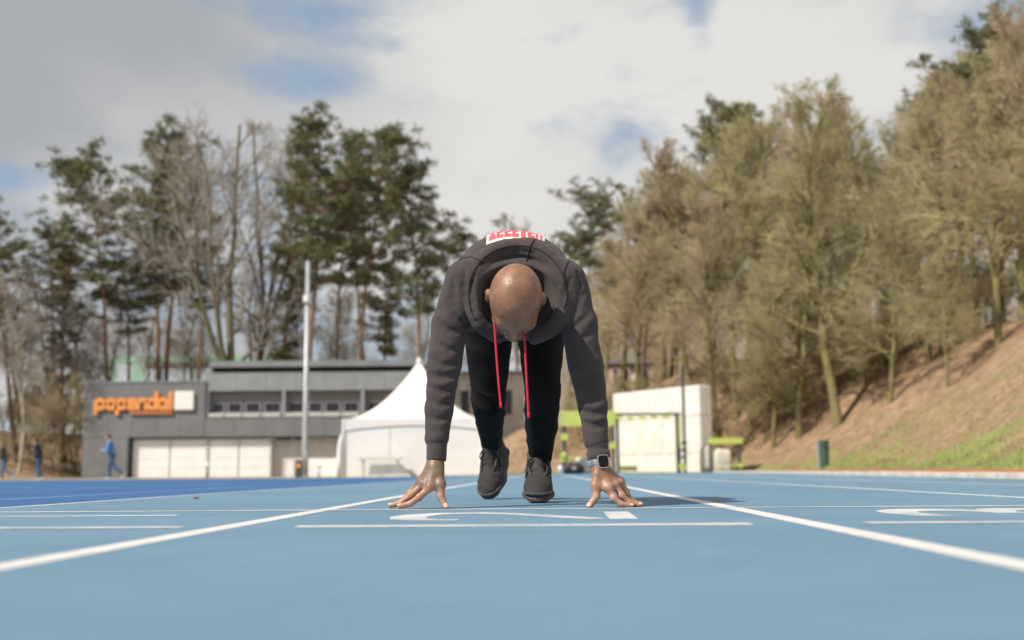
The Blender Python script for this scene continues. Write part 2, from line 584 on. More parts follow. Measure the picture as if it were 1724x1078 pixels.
def paint(lo, hi):
    def m_paint(nb, bs, co):
        pos = nb.n('ShaderNodeNewGeometry').outputs['Position']
        f = nb.noise(pos, 260.0, 4, 0.7)
        g = nb.noise(pos, 14.0, 5, 0.65)
        k = nb.noise(pos, 2.6, 3, 0.6)
        w = nb.m('ADD', nb.m('ADD', f, nb.m('MULTIPLY', g, 0.45)), nb.m('MULTIPLY', k, 0.6))
        wear = nb.rng(w, lo, hi)
        c = nb.mix(nb.rng(g, 0.3, 0.7), (0.58, 0.57, 0.56), (0.70, 0.69, 0.68))
        c = nb.mix(nb.m('MULTIPLY', wear, 0.85), c, (0.14, 0.25, 0.345))
        nb.t.links.new(c, bs.inputs['Base Color'])
        bp = nb.n('ShaderNodeBump'); bp.inputs['Strength'].default_value = 0.5; bp.inputs['Distance'].default_value = 0.002
        nb.t.links.new(f, bp.inputs['Height']); nb.t.links.new(bp.outputs[0], bs.inputs['Normal'])
    return m_paint
M_paint = mat('white_paint', paint(1.14, 1.34), rough=0.8, spec=0.3)
M_worn = mat('worn_white_paint', paint(0.96, 1.22), rough=0.8, spec=0.3)
PAINT_Z = 0.0005
def lane_line(x, w, y0, y1, m_=None):
    ys_ = np.concatenate([np.linspace(y0, 8, 8)[:-1], np.linspace(8, y1, 16)])
    v = []
    for y in ys_:
        for s in (-0.5, 0.5):
            q = lane(x + s * w, y)
            v.append((q[0], q[1], float(dip(q[0], q[1])) + PAINT_Z))
    f = np.array([(2 * i, 2 * i + 1, 2 * i + 3, 2 * i + 2) for i in range(len(ys_) - 1)])
    return tag(obj('painted_lane_line', np_mesh('painted_lane_line', np.array(v), f), m_ or M_paint), kind='structure')
XL, XR = -6.0 * CAM_H, 4.9 * CAM_H
LW = 1.22
lane_line(XL, 0.052, 0.3, 42.6)
lane_line(XR, 0.055, 0.3, 42.6)
lane_line(XR + LW, 0.05, 0.3, 42.6)
lane_line(XR + 2 * LW, 0.05, 0.3, 42.6)
lane_line(XR + 3 * LW, 0.05, 12, 40)
lane_line(LB + 0.012, 0.035, 0.3, 42.6)
M_dline = mat('pale_blue_paint', col=(0.20, 0.34, 0.52), rough=0.8, var=0.2, vscale=8)
for x in (LB - 0.62, LB - 1.84, LB - 3.06, LB - 4.28, LB - 5.5):
    lane_line(x, 0.05, 0.3, 42.6, M_dline)
def cross_line(name, x0, x1, y, w, lift=PAINT_Z + 0.0004):
    """a line square to the lanes; x measured across the lanes at that y"""
    v = []
    n = 8
    for i in range(n + 1):
        x = x0 + (x1 - x0) * i / n
        for s in (-0.5, 0.5):
            yy = y + s * w - LANE_DX * 1.6 * (x)
            v.append((x, yy, lift + float(dip(np.array(x), np.array(yy)))))
    f = np.array([(2 * i, 2 * i + 2, 2 * i + 3, 2 * i + 1) for i in range(n)])
    return tag(obj(name, np_mesh(name, np.array(v), f), M_worn), kind='structure')
cross_line('painted_start_line', lane(LB, 3.6)[0] - 0.02, 4.0, 3.435, 0.055)
cross_line('painted_lane_bar', P(495, 885, 2.39).x, P(1262, 881, 2.39).x, 2.395, 0.085)
cross_line('painted_lane_bar', P(1455, 878, 2.4).x, P(1455, 878, 2.4).x + 0.96, 2.42, 0.075)
cross_line('painted_lane_bar', P(303, 885, 2.42).x - 0.96, P(303, 885, 2.42).x, 2.405, 0.075)

def text_mesh(s, size=1.0, offset=0.0, extrude=0.0):
    cu = bpy.data.curves.new('txt', 'FONT')
    cu.body = s; cu.size = size; cu.offset = offset; cu.extrude = extrude
    cu.align_x = 'CENTER'; cu.align_y = 'CENTER'
    o = bpy.data.objects.new('txt', cu)
    COL.objects.link(o)
    dg = bpy.context.evaluated_depsgraph_get()
    me = bpy.data.meshes.new_from_object(o.evaluated_get(dg))
    bpy.data.objects.remove(o); bpy.data.curves.remove(cu)
    return me
def lane_digit(ch, cx, cy, hgt, wid):
    me = text_mesh(ch, 1.0, 0.004)
    co = np.array([v.co[:] for v in me.vertices])
    lo, hi = co.min(0), co.max(0)
    for v in me.vertices:
        u = (v.co.x - lo[0]) / (hi[0] - lo[0]) - 0.5
        w = (v.co.y - lo[1]) / (hi[1] - lo[1]) - 0.5
        v.co = Vector((cx - w * hgt, cy + u * wid - LANE_DX * (-w * hgt), PAINT_Z + 0.0002))
    me.materials.clear()
    o = obj('painted_lane_number', me, M_worn)
    return tag(o, kind='structure')
def lane_two():
    """stencilled 2 lying across the lane, its foot a separate block"""
    c = [(-0.125, 2.695), (-0.20, 2.70), (-0.255, 2.76), (-0.268, 2.89), (-0.245, 3.02), (-0.185, 3.105), (-0.09, 3.12), (0.0, 3.05), (0.10, 2.90), (0.175, 2.77), (0.225, 2.69)]
    wd = [0.035, 0.042, 0.046, 0.046, 0.046, 0.044, 0.042, 0.040, 0.038, 0.036, 0.032]
    v, f = [], []
    z = PAINT_Z + 0.0002
    c = [(0.005 + (x - 0.02) * 0.93, y) for x, y in c]
    for i, (x, y) in enumerate(c):
        a, d = c[max(i - 1, 0)], c[min(i + 1, len(c) - 1)]
        t = Vector((d[0] - a[0], d[1] - a[1])).normalized(); n_ = Vector((-t.y, t.x))
        v += [(x + n_.x * wd[i], y + n_.y * wd[i], z), (x - n_.x * wd[i], y - n_.y * wd[i], z)]
        if i: f.append((2 * i - 2, 2 * i - 1, 2 * i + 1, 2 * i))
    k = len(v)
    v += [(0.222, 2.665, z), (0.288, 2.665, z), (0.312, 3.14, z), (0.244, 3.14, z)]
    f.append((k, k + 1, k + 2, k + 3))
    return tag(obj('painted_lane_number', np_mesh('painted_lane_number', np.array(v), np.array(f)), M_worn), kind='structure')
lane_two()
lane_digit('3', 1.238, 2.92, 0.61, 0.50)
def lane_one():
    z = PAINT_Z + 0.0002
    x1 = P(298, 866.5, 3.13).x
    q = [(x1, 3.10, z), (x1, 3.155, z), (x1 - 0.62, 3.172, z), (x1 - 0.62, 3.117, z),
         (x1 - 0.62, 3.117, z), (x1 - 0.55, 3.117, z), (x1 - 0.40, 2.98, z), (x1 - 0.47, 2.98, z)]
    return tag(obj('painted_lane_number', np_mesh('painted_lane_number', np.array(q), np.array([(0, 1, 2, 3), (4, 7, 6, 5)])), M_worn), kind='structure')
lane_one()

# kerb of pale concrete stones along the outside of the track, red strip behind
M_kerb = mat('kerb_concrete', col=(0.62, 0.58, 0.52), rough=0.9, var=0.2, vscale=5, bump=0.5, bscale=40)
kerb = tag(empty('kerb', (4.0, 0, 0)), kind='structure')
def kerb_stone_mesh():
    m_ = MB().box((-0.13, -0.495, -0.04), (0.13, 0.495, 0.055), bev=0.012)
    return m_.mesh('kerb_stone')
kme = kerb_stone_mesh(); kme.materials.append(M_kerb)
yk = -3.0
while yk < 41.5:
    x0, x1 = float(kerb_x(yk)), float(kerb_x(yk + 1.0))
    o = obj('kerb_stone', kme, None, kerb)
    o.location = ((x0 + x1) / 2 + 0.135 - 4.0, yk + 0.5, random.Random(int(yk * 7)).uniform(-0.004, 0.006))
    o.rotation_euler = (0, 0, -math.atan2(x1 - x0, 1.0))
    yk += 1.0
M_red = mat('red_strip', col=(0.36, 0.13, 0.065), rough=0.9, var=0.25, vscale=3)
sheet('red_strip', lambda y: float(kerb_x(y)) + 0.29, lambda y: float(kerb_x(y)) + 0.50, -3, 30, 4, 30, 0.04, M_red, lambda x, y: 0.07 * np.clip((x - kerb_x(y) - 0.29) / 0.3, 0, 1))

# grass tufts on the verge: nobody could count them
def grass_stuff():
    rg = np.random.default_rng(5)
    n = 26000
    y = 8 + 36 * rg.random(n) ** 1.0
    x = kerb_x(y) + 0.75 + rg.random(n) ** 1.7 * 6.0
    far = rg.random(n) < 0.22
    x = np.where(far, rg.uniform(-5, 8.5, n), x); y = np.where(far, rg.uniform(44.2, 50, n), y)
    z = terrain(x, y)
    h = rg.uniform(0.04, 0.12, n); w = rg.uniform(0.006, 0.014, n)
    a = rg.random(n) * 6.283; lean = rg.normal(0, 0.05, (n, 2))
    c, s = np.cos(a) * w, np.sin(a) * w
    v = np.stack([np.stack([x - c, y - s, z - 0.01], 1), np.stack([x + c, y + s, z - 0.01], 1), np.stack([x + lean[:, 0], y + lean[:, 1], z + h], 1)], 1).reshape(-1, 3)
    return np_mesh('grass', v, np.arange(3 * n).reshape(-1, 3))
M_grass = mat('grass_blades', col=(0.25, 0.29, 0.085), rough=0.8, var=0.45, vscale=1.3)
tag(obj('grass', grass_stuff(), M_grass), 'short spring grass on the verge behind the kerb', 'grass', kind='stuff')

# ================================================================== buildings
YB = 64.0
def BX(px): return P(px, 725, YB).x
def BZ(py, px=430): return P(px, py, YB).z
gB = -0.13
M_panel = mat('grey_cladding', col=(0.175, 0.178, 0.182), rough=0.6, var=0.1, vscale=0.7)
M_panel2 = mat('pale_grey_cladding', col=(0.26, 0.275, 0.285), rough=0.55, var=0.1, vscale=0.8)
M_recess = mat('recess_wall', col=(0.24, 0.23, 0.22), rough=0.8)
M_roofm = mat('roof_edge', col=(0.22, 0.235, 0.25), rough=0.5, var=0.1, vscale=1)
M_gap = mat('dark_gap_and_shade', col=(0.05, 0.055, 0.06), rough=0.8)  # near-black for joints and slots, and painted shade below the roof
M_white = mat('white_door', col=(0.88, 0.86, 0.83), rough=0.6, var=0.05, vscale=1.5)
M_cream = mat('cream_render', col=(0.62, 0.60, 0.55), rough=0.85, var=0.1, vscale=1.2)
M_glass = mat('dark_glass', col=(0.030, 0.018, 0.020), rough=0.08, spec=0.6)
M_frame = mat('grey_frame', col=(0.22, 0.24, 0.26), rough=0.5)
M_sill = mat('pale_sill', col=(0.50, 0.49, 0.47), rough=0.7)
M_orange = mat('orange_letters', col=(0.82, 0.32, 0.09), rough=0.45)
M_orange2 = mat('deep_orange', col=(0.50, 0.16, 0.05), rough=0.5)
M_signw = mat('white_sign', col=(0.85, 0.83, 0.78), rough=0.4)

xl, xm, xr = BX(140), BX(344), BX(748)
bld = empty('clubhouse', ((xl + xr) / 2, YB, gB), 'long grey clubhouse with orange lettering and white garage doors', 'building')
BO = Vector(bld.location)
def bbox(name, lo, hi, m_, parent=None, bev=0.0):
    return MB(BO).box(lo, hi, bev=bev).build(name, m_, parent or bld)
z_low, z_lt = BZ(735), BZ(645, 240)
# left block cladding in panels, each with its joint
zj = [gB, BZ(735), BZ(690), z_lt]
xj = np.linspace(xl, xm, 6)
xd = BX(216)
bbox('wall_core', (xl + 0.03, YB + 0.06, z_low + 0.11), (xm - 0.02, YB + 9.9, z_lt - 0.03), M_gap)
bbox('wall_core', (xl + 0.035, YB + 0.06, gB), (xd - 0.01, YB + 9.8, z_low + 0.10), M_gap)
def panel(x0, x1, z0, z1, y=YB, m_=M_panel):
    return bbox('cladding_panel', (x0 + 0.008, y, z0 + 0.008), (x1 - 0.008, y + 0.055, z1 - 0.008), m_)
for j in range(1, 3):
    for i in range(5):
        panel(xj[i], xj[i + 1], zj[j], zj[j + 1])
xd = BX(216)
xk = np.linspace(xl, xd, 3)
for i in range(2):
    panel(xk[i], xk[i + 1], gB, zj[1])
bbox('roof_trim', (xl - 0.03, YB - 0.04, z_lt), (xm + 0.02, YB + 10, z_lt + 0.10), M_roofm)
bbox('side_wall', (xl, YB + 0.058, gB), (xl + 0.03, YB + 10, z_lt), M_panel)
# garages
bbox('back_wall', (xd, YB + 0.75, gB), (xr, YB + 10, z_low + 0.1), M_cream)
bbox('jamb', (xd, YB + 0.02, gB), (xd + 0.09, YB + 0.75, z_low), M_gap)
def garage(px0, px1):
    x0, x1 = BX(px0), BX(px1)
    d = bbox('garage_door', (x0, YB + 0.40, gB), (x1, YB + 0.74, z_low - 0.10), M_white)
    zt = z_low - 0.16
    n = 4
    for k in range(n):
        z0 = gB + 0.04 + (zt - gB - 0.04) * k / n
        z1 = gB + 0.04 + (zt - gB - 0.04) * (k + 1) / n
        bbox('door_section', (x0 + 0.05, YB + 0.36, z0 + 0.008), (x1 - 0.05, YB + 0.398, z1 - 0.008), M_white, d)
    return d
garage(221, 284); garage(285.5, 346); garage(350, 400); garage(401.5, 453)
for px in (347.8, 454):
    bbox('pier', (BX(px - 1.5), YB + 0.30, gB), (BX(px + 1.5), YB + 0.75, z_low), M_cream)
for px0, px1 in ((463, 486), (492, 508)):
    bbox('vent', (BX(px0), YB + 0.71, BZ(741)), (BX(px1), YB + 0.748, BZ(736)), M_gap)
# right block: grey band, window strip, fascia and roof
zb1, zs0, zs1, zw1, zf0, zf1, zr0, zr1 = BZ(704), BZ(703), BZ(695), BZ(677), BZ(658), BZ(627), BZ(618), BZ(608)
xj2 = np.linspace(xm, xr, 9)
for i in range(8):
    panel(xj2[i], xj2[i + 1], z_low - 0.02, zb1, YB + 0.02)
bbox('band_core', (xm, YB + 0.078, z_low - 0.06), (xr, YB + 10, zb1 - 0.01), M_gap)
bbox('recess_wall', (xm, YB + 0.55, zb1), (xr, YB + 9.5, zf0), M_recess)
bbox('fascia_core', (xm, YB + 0.16, zf0), (xr, YB + 10, zf1 + 0.02), M_gap)
for i in range(8):
    panel(xj2[i], xj2[i + 1], zf0, zf1, YB + 0.10, M_panel2)
bbox('roof_gap', (xm + 0.25, YB + 0.55, zf1 + 0.02), (xr - 0.1, YB + 9.8, zr0), M_gap)  # shade under the roof overhang, put in as near-black colour
bbox('roof', (xm + 0.2, YB - 0.05, zr0), (xr, YB + 10, zr1), M_roofm)
bbox('roof_end', (xm + 0.2, YB + 0.2, zf1), (xm + 0.34, YB + 9.0, zr0), M_roofm)
for px0, px1 in ((351, 374.5), (378.5, 404.5), (408.5, 436), (440.5, 470.5), (481, 511), (516, 541), (544, 571), (575, 603), (616, 640), (643, 668), (672, 700)):
    x0, x1 = BX(px0), BX(px1)
    w_ = MB(BO)
    for lo, hi in (((x0, zs1), (x0 + 0.09, zw1)), ((x1 - 0.09, zs1), (x1, zw1)), ((x0 + 0.09, zs1), (x1 - 0.09, zs1 + 0.06)), ((x0 + 0.09, zw1 - 0.06), (x1 - 0.09, zw1))):
        w_.box((lo[0], YB + 0.42, lo[1]), (hi[0], YB + 0.548, hi[1]))
    w_ = w_.build('window_frame', M_frame, bld)
    bbox('pane', (x0 + 0.09, YB + 0.47, zs1 + 0.06), (x1 - 0.09, YB + 0.49, zw1 - 0.06), M_glass, w_)
    bbox('sill', (x0 - 0.04, YB + 0.05, zs0 + 0.03), (x1 + 0.02, YB + 0.50, zs1 - 0.01), M_sill, w_)
for px in (346.5, 476, 609.5, 706):
    bbox('post', (BX(px - 3), YB + 0.12, zb1 + 0.01), (BX(px + 3), YB + 0.5, zf0), M_panel2)
# sign: fat round letters, each a mesh of its own
ys0 = YB - 0.16
def arc_letter(name, kind, cx):
    u = YB / FPX
    zc = BZ(680.5, 220)
    ro, ri = 10.6 * u, 3.6 * u
    mb = MB(BO)
    def ring(a0, a1, n=28):
        vs_, fs = [], []
        for i in range(n + 1):
            a = a0 + (a1 - a0) * i / n
            for rr in (ri, ro):
                for y in (ys0, ys0 + 0.13):
                    vs_.append((cx + rr * math.cos(a), y, zc + rr * math.sin(a)))
        for i in range(n):
            k = i * 4; m_ = k + 4
            fs += [(k, k + 2, m_ + 2, m_), (k + 1, m_ + 1, m_ + 3, k + 3), (k + 2, k + 3, m_ + 3, m_ + 2), (k, m_, m_ + 1, k + 1)]
        fs += [(0, 1, 3, 2), (4 * n, 4 * n + 2, 4 * n + 3, 4 * n + 1)]
        mb.add(vs_, fs)
    def stem(dx, z0, z1):
        w_ = 3.5 * u
        out = []
        top = z1 > zc + ro * 1.05
        for (sx, sz, a0) in ((1, 1, 0), (-1, 1, 90), (-1, -1, 180), (1, -1, 270)):
            for k in range(4):
                a = R(a0 + 30 * k); r_ = 2.2 * u
                zz = z1 if sz > 0 else z0
                out.append((cx + dx + sx * (w_ - r_) + r_ * math.cos(a), zz - sz * r_ + r_ * math.sin(a)))
        mb.prism(out, (ys0 - 0.004, ys0 + 0.134))
    e = ro - 3.5 * u
    if kind == 'p': ring(0, 2 * math.pi); stem(-e, zc - 18.5 * u, zc + 2 * u)
    if kind == 'a': ring(0, 2 * math.pi); stem(e, zc - ro, zc + 1 * u)
    if kind == 'd': ring(0, 2 * math.pi); stem(e, zc - ro, zc + 21 * u)
    if kind == 'l': stem(0, zc - ro, zc + 21 * u)
    if kind == 'e': ring(0.0, 5.6); mb.box((cx - ro * 0.7, ys0 - 0.003, zc - 2.6 * u), (cx + ro * 0.97, ys0 + 0.133, zc + 2.6 * u))
    if kind == 'n': ring(0, math.pi, 18); stem(-e, zc - ro, zc + 1 * u); stem(e, zc - ro, zc + 1 * u)
    return mb.build('sign_letter', M_orange, bld)
for ch, px in zip('papendal', (168, 186, 204, 221.5, 239, 255.5, 273, 286.5)):
    arc_letter('sign_letter', ch, BX(px))
bbox('sign_strip', (BX(219), ys0 + 0.02, BZ(698, 220)), (BX(290.5), ys0 + 0.11, BZ(692.5, 220)), M_orange2)
bbox('sign_square', (BX(293), YB - 0.17, BZ(691, 300)), (BX(326), YB - 0.012, BZ(659.5, 300)), M_signw, bev=0.06)

# ------------------------------------------------------------------ mint green sports hall frame beyond the pines
YM = 92.0
M_mint = mat('mint_green_steel', col=(0.30, 0.54, 0.42), rough=0.5, var=0.08, vscale=0.5)
M_hallw = mat('hall_wall', col=(0.42, 0.39, 0.34), rough=0.8, var=0.1, vscale=0.4)
def frame_hall(px0, px1, pytop, pybot, cols, label, Y=YM, band=11, back=True):
    x0, x1 = P(px0, pytop, Y).x, P(px1, pytop, Y).x
    zt, zb = P((px0 + px1) / 2, pytop, Y).z, P((px0 + px1) / 2, pytop + band, Y).z
    gx = (x0 + x1) / 2
    g0 = tz(gx, Y) - 0.1
    e = empty('sports_hall', (gx, Y, g0), label, 'building')
    o_ = Vector(e.location)
    MB(o_).box((x0, Y, zb), (x1, Y + 0.3, zt)).build('roof_beam', M_mint, e)
    MB(o_).box((x0 + 0.3, Y + 0.32, zt - 0.25), (x1 - 0.3, Y + 9, zt - 0.02)).build('roof', M_roofm, e)
    for a, c in cols:
        MB(o_).box((P(a, 640, Y).x, Y + 0.03, g0), (P(c, 640, Y).x, Y + 0.28, zb)).build('column', M_mint, e)
    if back:
        MB(o_).box((x0 + 1, Y + 5, g0), (x1 - 1, Y + 5.2, P(0, pybot, Y).z)).build('wall', M_hallw, e)
    return e
frame_hall(178, 258, 600, 652, ((180, 193), (221, 242)), 'low mint green hall with two broad columns seen between pine trunks')
frame_hall(262, 505, 598, 640, ((265, 272), (318, 324), (372, 377), (430, 436), (497, 503)), 'long mint green hall roof above the clubhouse roof', YM + 1.5)
frame_hall(52, 86, 602, 655, ((53, 58), (80, 85)), 'narrow mint green frame building on the wooded slope', YM - 2, 12)

# ------------------------------------------------------------------ far houses
M_brick = mat('pink_brick', col=(0.42, 0.30, 0.22), rough=0.85, var=0.15, vscale=1.0)
M_tile = mat('grey_roof_tile', col=(0.20, 0.20, 0.21), rough=0.8, var=0.15, vscale=0.8)
M_hw = mat('pale_render', col=(0.70, 0.66, 0.58), rough=0.85, var=0.08, vscale=0.6)
def far_house(px0, px1, pyeave, pyridge, Y, m_wall, label, win):
    x0, x1 = P(px0, 650, Y).x, P(px1, 650, Y).x
    ze, zr = P(px0, pyeave, Y).z, P(px0, pyridge, Y).z
    gx = (x0 + x1) / 2; g0 = tz(gx, Y) - 0.2
    e = empty('far_house', (gx, Y, g0), label, 'house')
    o_ = Vector(e.location)
    MB(o_).box((x0, Y, g0), (x1, Y + 6, ze)).build('wall', m_wall, e)
    yb = Y + 3
    MB(o_).add([(x0 - .3, Y - .3, ze), (x1 + .3, Y - .3, ze), (x1 + .3, Y + 6.3, ze), (x0 - .3, Y + 6.3, ze), (x0 - .3, yb, zr), (x1 + .3, yb, zr)],
               [(0, 1, 5, 4), (2, 3, 4, 5), (0, 4, 3), (1, 2, 5), (0, 3, 2, 1)]).build('roof', M_tile, e)
    for a, c, z0, z1 in win:
        wx0, wx1 = x0 + (x1 - x0) * a, x0 + (x1 - x0) * c
        za, zb = g0 + (ze - g0) * z0, g0 + (ze - g0) * z1
        f = MB(o_).box((wx0 - .08, Y - .06, za - .08), (wx1 + .08, Y - .01, zb + .08)).build('window_frame', M_signw, e)
        MB(o_).box((wx0, Y - .075, za), (wx1, Y - .062, zb)).build('pane', M_glass, f)
    return e
far_house(1026, 1064, 612, 600, 74, M_brick, 'small pinkish brick house among the trees behind the white matting block', ((0.15, 0.4, 0.55, 0.85), (0.6, 0.85, 0.55, 0.85)))
far_house(1078, 1096, 612, 602, 78, M_hw, 'tiny pale house glimpsed beside the pinkish brick house', ((0.25, 0.7, 0.5, 0.8),))
far_house(764, 884, 630, 618, 76, M_hw, 'long cream house on the bank glimpsed past the crouching runner\'s legs', ((0.1, 0.22, 0.5, 0.8), (0.4, 0.52, 0.5, 0.8), (0.7, 0.82, 0.5, 0.8)))

# ================================================================== trees
def tubes_np(p0, p1, r0, r1, n):
    """many separate tapered tubes as one vertex and face array"""
    d = p1 - p0
    L = np.linalg.norm(d, axis=1, keepdims=True) + 1e-9
    d = d / L
    ref = np.where(np.abs(d[:, 2:3]) > 0.9, np.array([[1.0, 0, 0]]), np.array([[0, 0, 1.0]]))
    x = np.cross(d, ref); x /= np.linalg.norm(x, axis=1, keepdims=True)
    y = np.cross(d, x)
    t = np.arange(n) * 2 * np.pi / n
    ring = x[:, None] * np.cos(t)[None, :, None] + y[:, None] * np.sin(t)[None, :, None]
    a = p0[:, None] + ring * r0[:, None, None]
    c = p1[:, None] + ring * r1[:, None, None]
    v = np.concatenate([a, c], 1).reshape(-1, 3)
    k = np.arange(len(p0))[:, None] * 2 * n
    i = np.arange(n)[None]
    j = (np.arange(n) + 1) % n
    f = np.stack([k + i, k + j[None], k + n + j[None], k + n + i], -1).reshape(-1, 4)
    return v, f
def perp(d, rg):
    a = rg.normal(0, 1, 3); a -= d * (a @ d)
    return a / (np.linalg.norm(a) + 1e-9)

def gen_bare(seed, Ht=16.0, clear=0.25, limbs=22, spread=0.42, up=0.35, n2=9, n3=9, n4=5, fork=False, twig=0.008, droop=0.0, trunk_r=0.2):
    rg = np.random.default_rng(seed)
    seg = {0: [], 1: []}
    def branch(p, d, L, r, lev, nseg):
        pts = [p]
        q = p.copy(); dd = d.copy()
        for i in range(nseg):
            dd = dd + rg.normal(0, 0.10 + 0.05 * lev, 3) + np.array((0, 0, up * (0.10 if lev < 3 else 0.03) - droop * 0.1 * (lev > 1)))
            dd /= np.linalg.norm(dd)
            q = q + dd * L / nseg
            pts.append(q)
        for i in range(nseg):
            ra, rb = r * (1 - 0.75 * i / nseg), r * (1 - 0.75 * (i + 1) / nseg)
            seg[0 if lev < 2 else 1].append((pts[i], pts[i + 1], max(ra, twig), max(rb, twig * 0.8)))
        return pts, dd
    def at_(pts, t):
        u = t * (len(pts) - 1); i = min(int(u), len(pts) - 2); w = u - i
        return pts[i] * (1 - w) + pts[i + 1] * w, (pts[i + 1] - pts[i]) / (np.linalg.norm(pts[i + 1] - pts[i]) + 1e-9)
    def spawn(pts, L, r, lev, counts):
        if lev >= len(counts): return
        for _ in range(counts[lev]):
            t = 0.15 + 0.85 * rg.random() ** 0.8
            p, d = at_(pts, t)
            a = rg.uniform(0.30, 0.80)
            nd = d * math.cos(a) + perp(d, rg) * math.sin(a)
            nl = L * (0.42 + 0.30 * rg.random()) * (1.15 - 0.45 * t)
            c, _d = branch(p, nd, nl, r * 0.52, lev + 2, 3 if lev < 1 else 2)
            spawn(c, nl, r * 0.52, lev + 1, counts)
    stems = []
    main, _d = branch(np.zeros(3), np.array((rg.normal(0, .03), rg.normal(0, .03), 1.0)), Ht * 0.92, trunk_r, 0, 9)
    stems.append(main)
    if fork:
        p, d = at_(main, clear)
        for s in range(2):
            nd = np.array((rg.choice([-1, 1]) * 0.45, rg.normal(0, .2), 1.0)); nd /= np.linalg.norm(nd)
            st, _d = branch(p, nd, Ht * (0.9 - clear) * 0.95, trunk_r * 0.6, 0, 7)
            stems.append(st)
    for k in range(limbs):
        st = stems[k % len(stems)]
        t0 = clear if st is main else 0.12
        t = t0 + (0.97 - t0) * ((k + rg.random()) / limbs)
        p, d = at_(st, t)
        az_ = k * 2.4 + rg.normal(0, .4)
        el_ = rg.uniform(0.1, 0.9) * (0.6 + up)
        nd = np.array((math.cos(az_) * math.cos(el_), math.sin(az_) * math.cos(el_), math.sin(el_)))
        nl = Ht * spread * (1.08 - 0.78 * (t - t0) / (1 - t0)) * rg.uniform(0.7, 1.1)
        c, _d = branch(p, nd, nl, trunk_r * 0.36 * (1.1 - 0.6 * t), 1, 5)
        spawn(c, nl, trunk_r * 0.34 * (1.1 - 0.6 * t), 0, (n2, n3, n4))
    out = []
    for lev, n in ((0, 6), (1, 3)):
        a = seg[lev]
        v, f = tubes_np(np.array([q[0] for q in a]), np.array([q[1] for q in a]), np.array([q[2] for q in a]), np.array([q[3] for q in a]), n)
        out.append((v, f))
    top = max(out[0][0][:, 2].max(), out[1][0][:, 2].max())
    return out, top

def gen_pine(seed, Ht=20.0, crown0=0.55, width=0.16, whorls=13, flat=0.45, dens=1.0, trunk_r=0.19, dead=6):
    rg = np.random.default_rng(seed)
    tr, br, cl = [], [], []
    n = 10
    pts = [np.zeros(3)]
    d = np.array((0, 0, 1.0))
    for i in range(n):
        d = d + rg.normal(0, 0.035, 3) * np.array((1, 1, 0)); d /= np.linalg.norm(d)
        pts.append(pts[-1] + d * Ht / n)
    for i in range(n):
        tr.append((pts[i], pts[i + 1], trunk_r * (1 - 0.085 * i), trunk_r * (1 - 0.085 * (i + 1))))
    def at_(t):
        u = t * n; i = min(int(u), n - 1); w = u - i
        return pts[i] * (1 - w) + pts[i + 1] * w
    for k in range(dead):
        t = rg.uniform(crown0 - 0.25, crown0)
        a = rg.random() * 6.28
        p = at_(t); q = p + np.array((math.cos(a), math.sin(a), rg.uniform(-.2, .3))) * rg.uniform(0.5, 1.8)
        tr.append((p, q, 0.03, 0.012))
    for k in range(whorls):
        f_ = (k + 0.5 * rg.random()) / whorls
        t = crown0 + (0.995 - crown0) * f_
        p = at_(t)
        prof = math.sin(math.pi * min(1, 0.18 + 0.82 * (1 - f_) ** 0.8)) * 0.75 + 0.28 * (1 - f_)
        for j in range(rg.integers(3, 6)):
            a = rg.random() * 6.28
            L = Ht * width * (prof + 0.12) * rg.uniform(0.55, 1.25)
            el_ = rg.uniform(-0.05, 0.5) + 0.4 * f_
            dd = np.array((math.cos(a) * math.cos(el_), math.sin(a) * math.cos(el_), math.sin(el_)))
            m_ = p + dd * L * 0.55 + np.array((0, 0, -0.04 * L)); q = p + dd * L + np.array((0, 0, 0.10 * L))
            tr.append((p, m_, 0.05, 0.03)); tr.append((m_, q, 0.03, 0.015))
            for s in range(int(3 + L * 1.6 * dens)):
                u = rg.uniform(0.35, 1.0)
                base = p + (q - p) * u
                c = base + np.array((rg.normal(0, 1), rg.normal(0, 1), rg.normal(0, flat))) * L * 0.16 + np.array((0, 0, 0.06 * L))
                br.append((base, c, 0.014, 0.008))
                cl.append((c, rg.uniform(0.30, 0.62)))
    for s in range(6):
        cl.append((pts[-1] + rg.normal(0, .25, 3), 0.4))
    # needle tufts
    V = []
    for c, r_ in cl:
        m_ = int(34 * dens)
        dv = rg.normal(0, 1, (m_, 3)) * np.array((1, 1, flat + 0.15)) + np.array((0, 0, 0.2))
        dv /= np.linalg.norm(dv, axis=1, keepdims=True)
        st = c + dv * r_ * rg.uniform(0.05, 0.5, (m_, 1))
        en = st + dv * r_ * rg.uniform(0.5, 0.9, (m_, 1))
        sd = np.cross(dv, rg.normal(0, 1, (m_, 3))); sd /= np.linalg.norm(sd, axis=1, keepdims=True)
        w = rg.uniform(0.022, 0.045, (m_, 1))
        V.append(np.stack([st - sd * w, st + sd * w, en], 1).reshape(-1, 3))
    V = np.concatenate(V)
    a = tr + br
    tv = tubes_np(np.array([q[0] for q in a]), np.array([q[1] for q in a]), np.array([q[2] for q in a]), np.array([q[3] for q in a]), 6)
    return (tv, (V, np.arange(len(V)).reshape(-1, 3))), max(V[:, 2].max(), Ht)

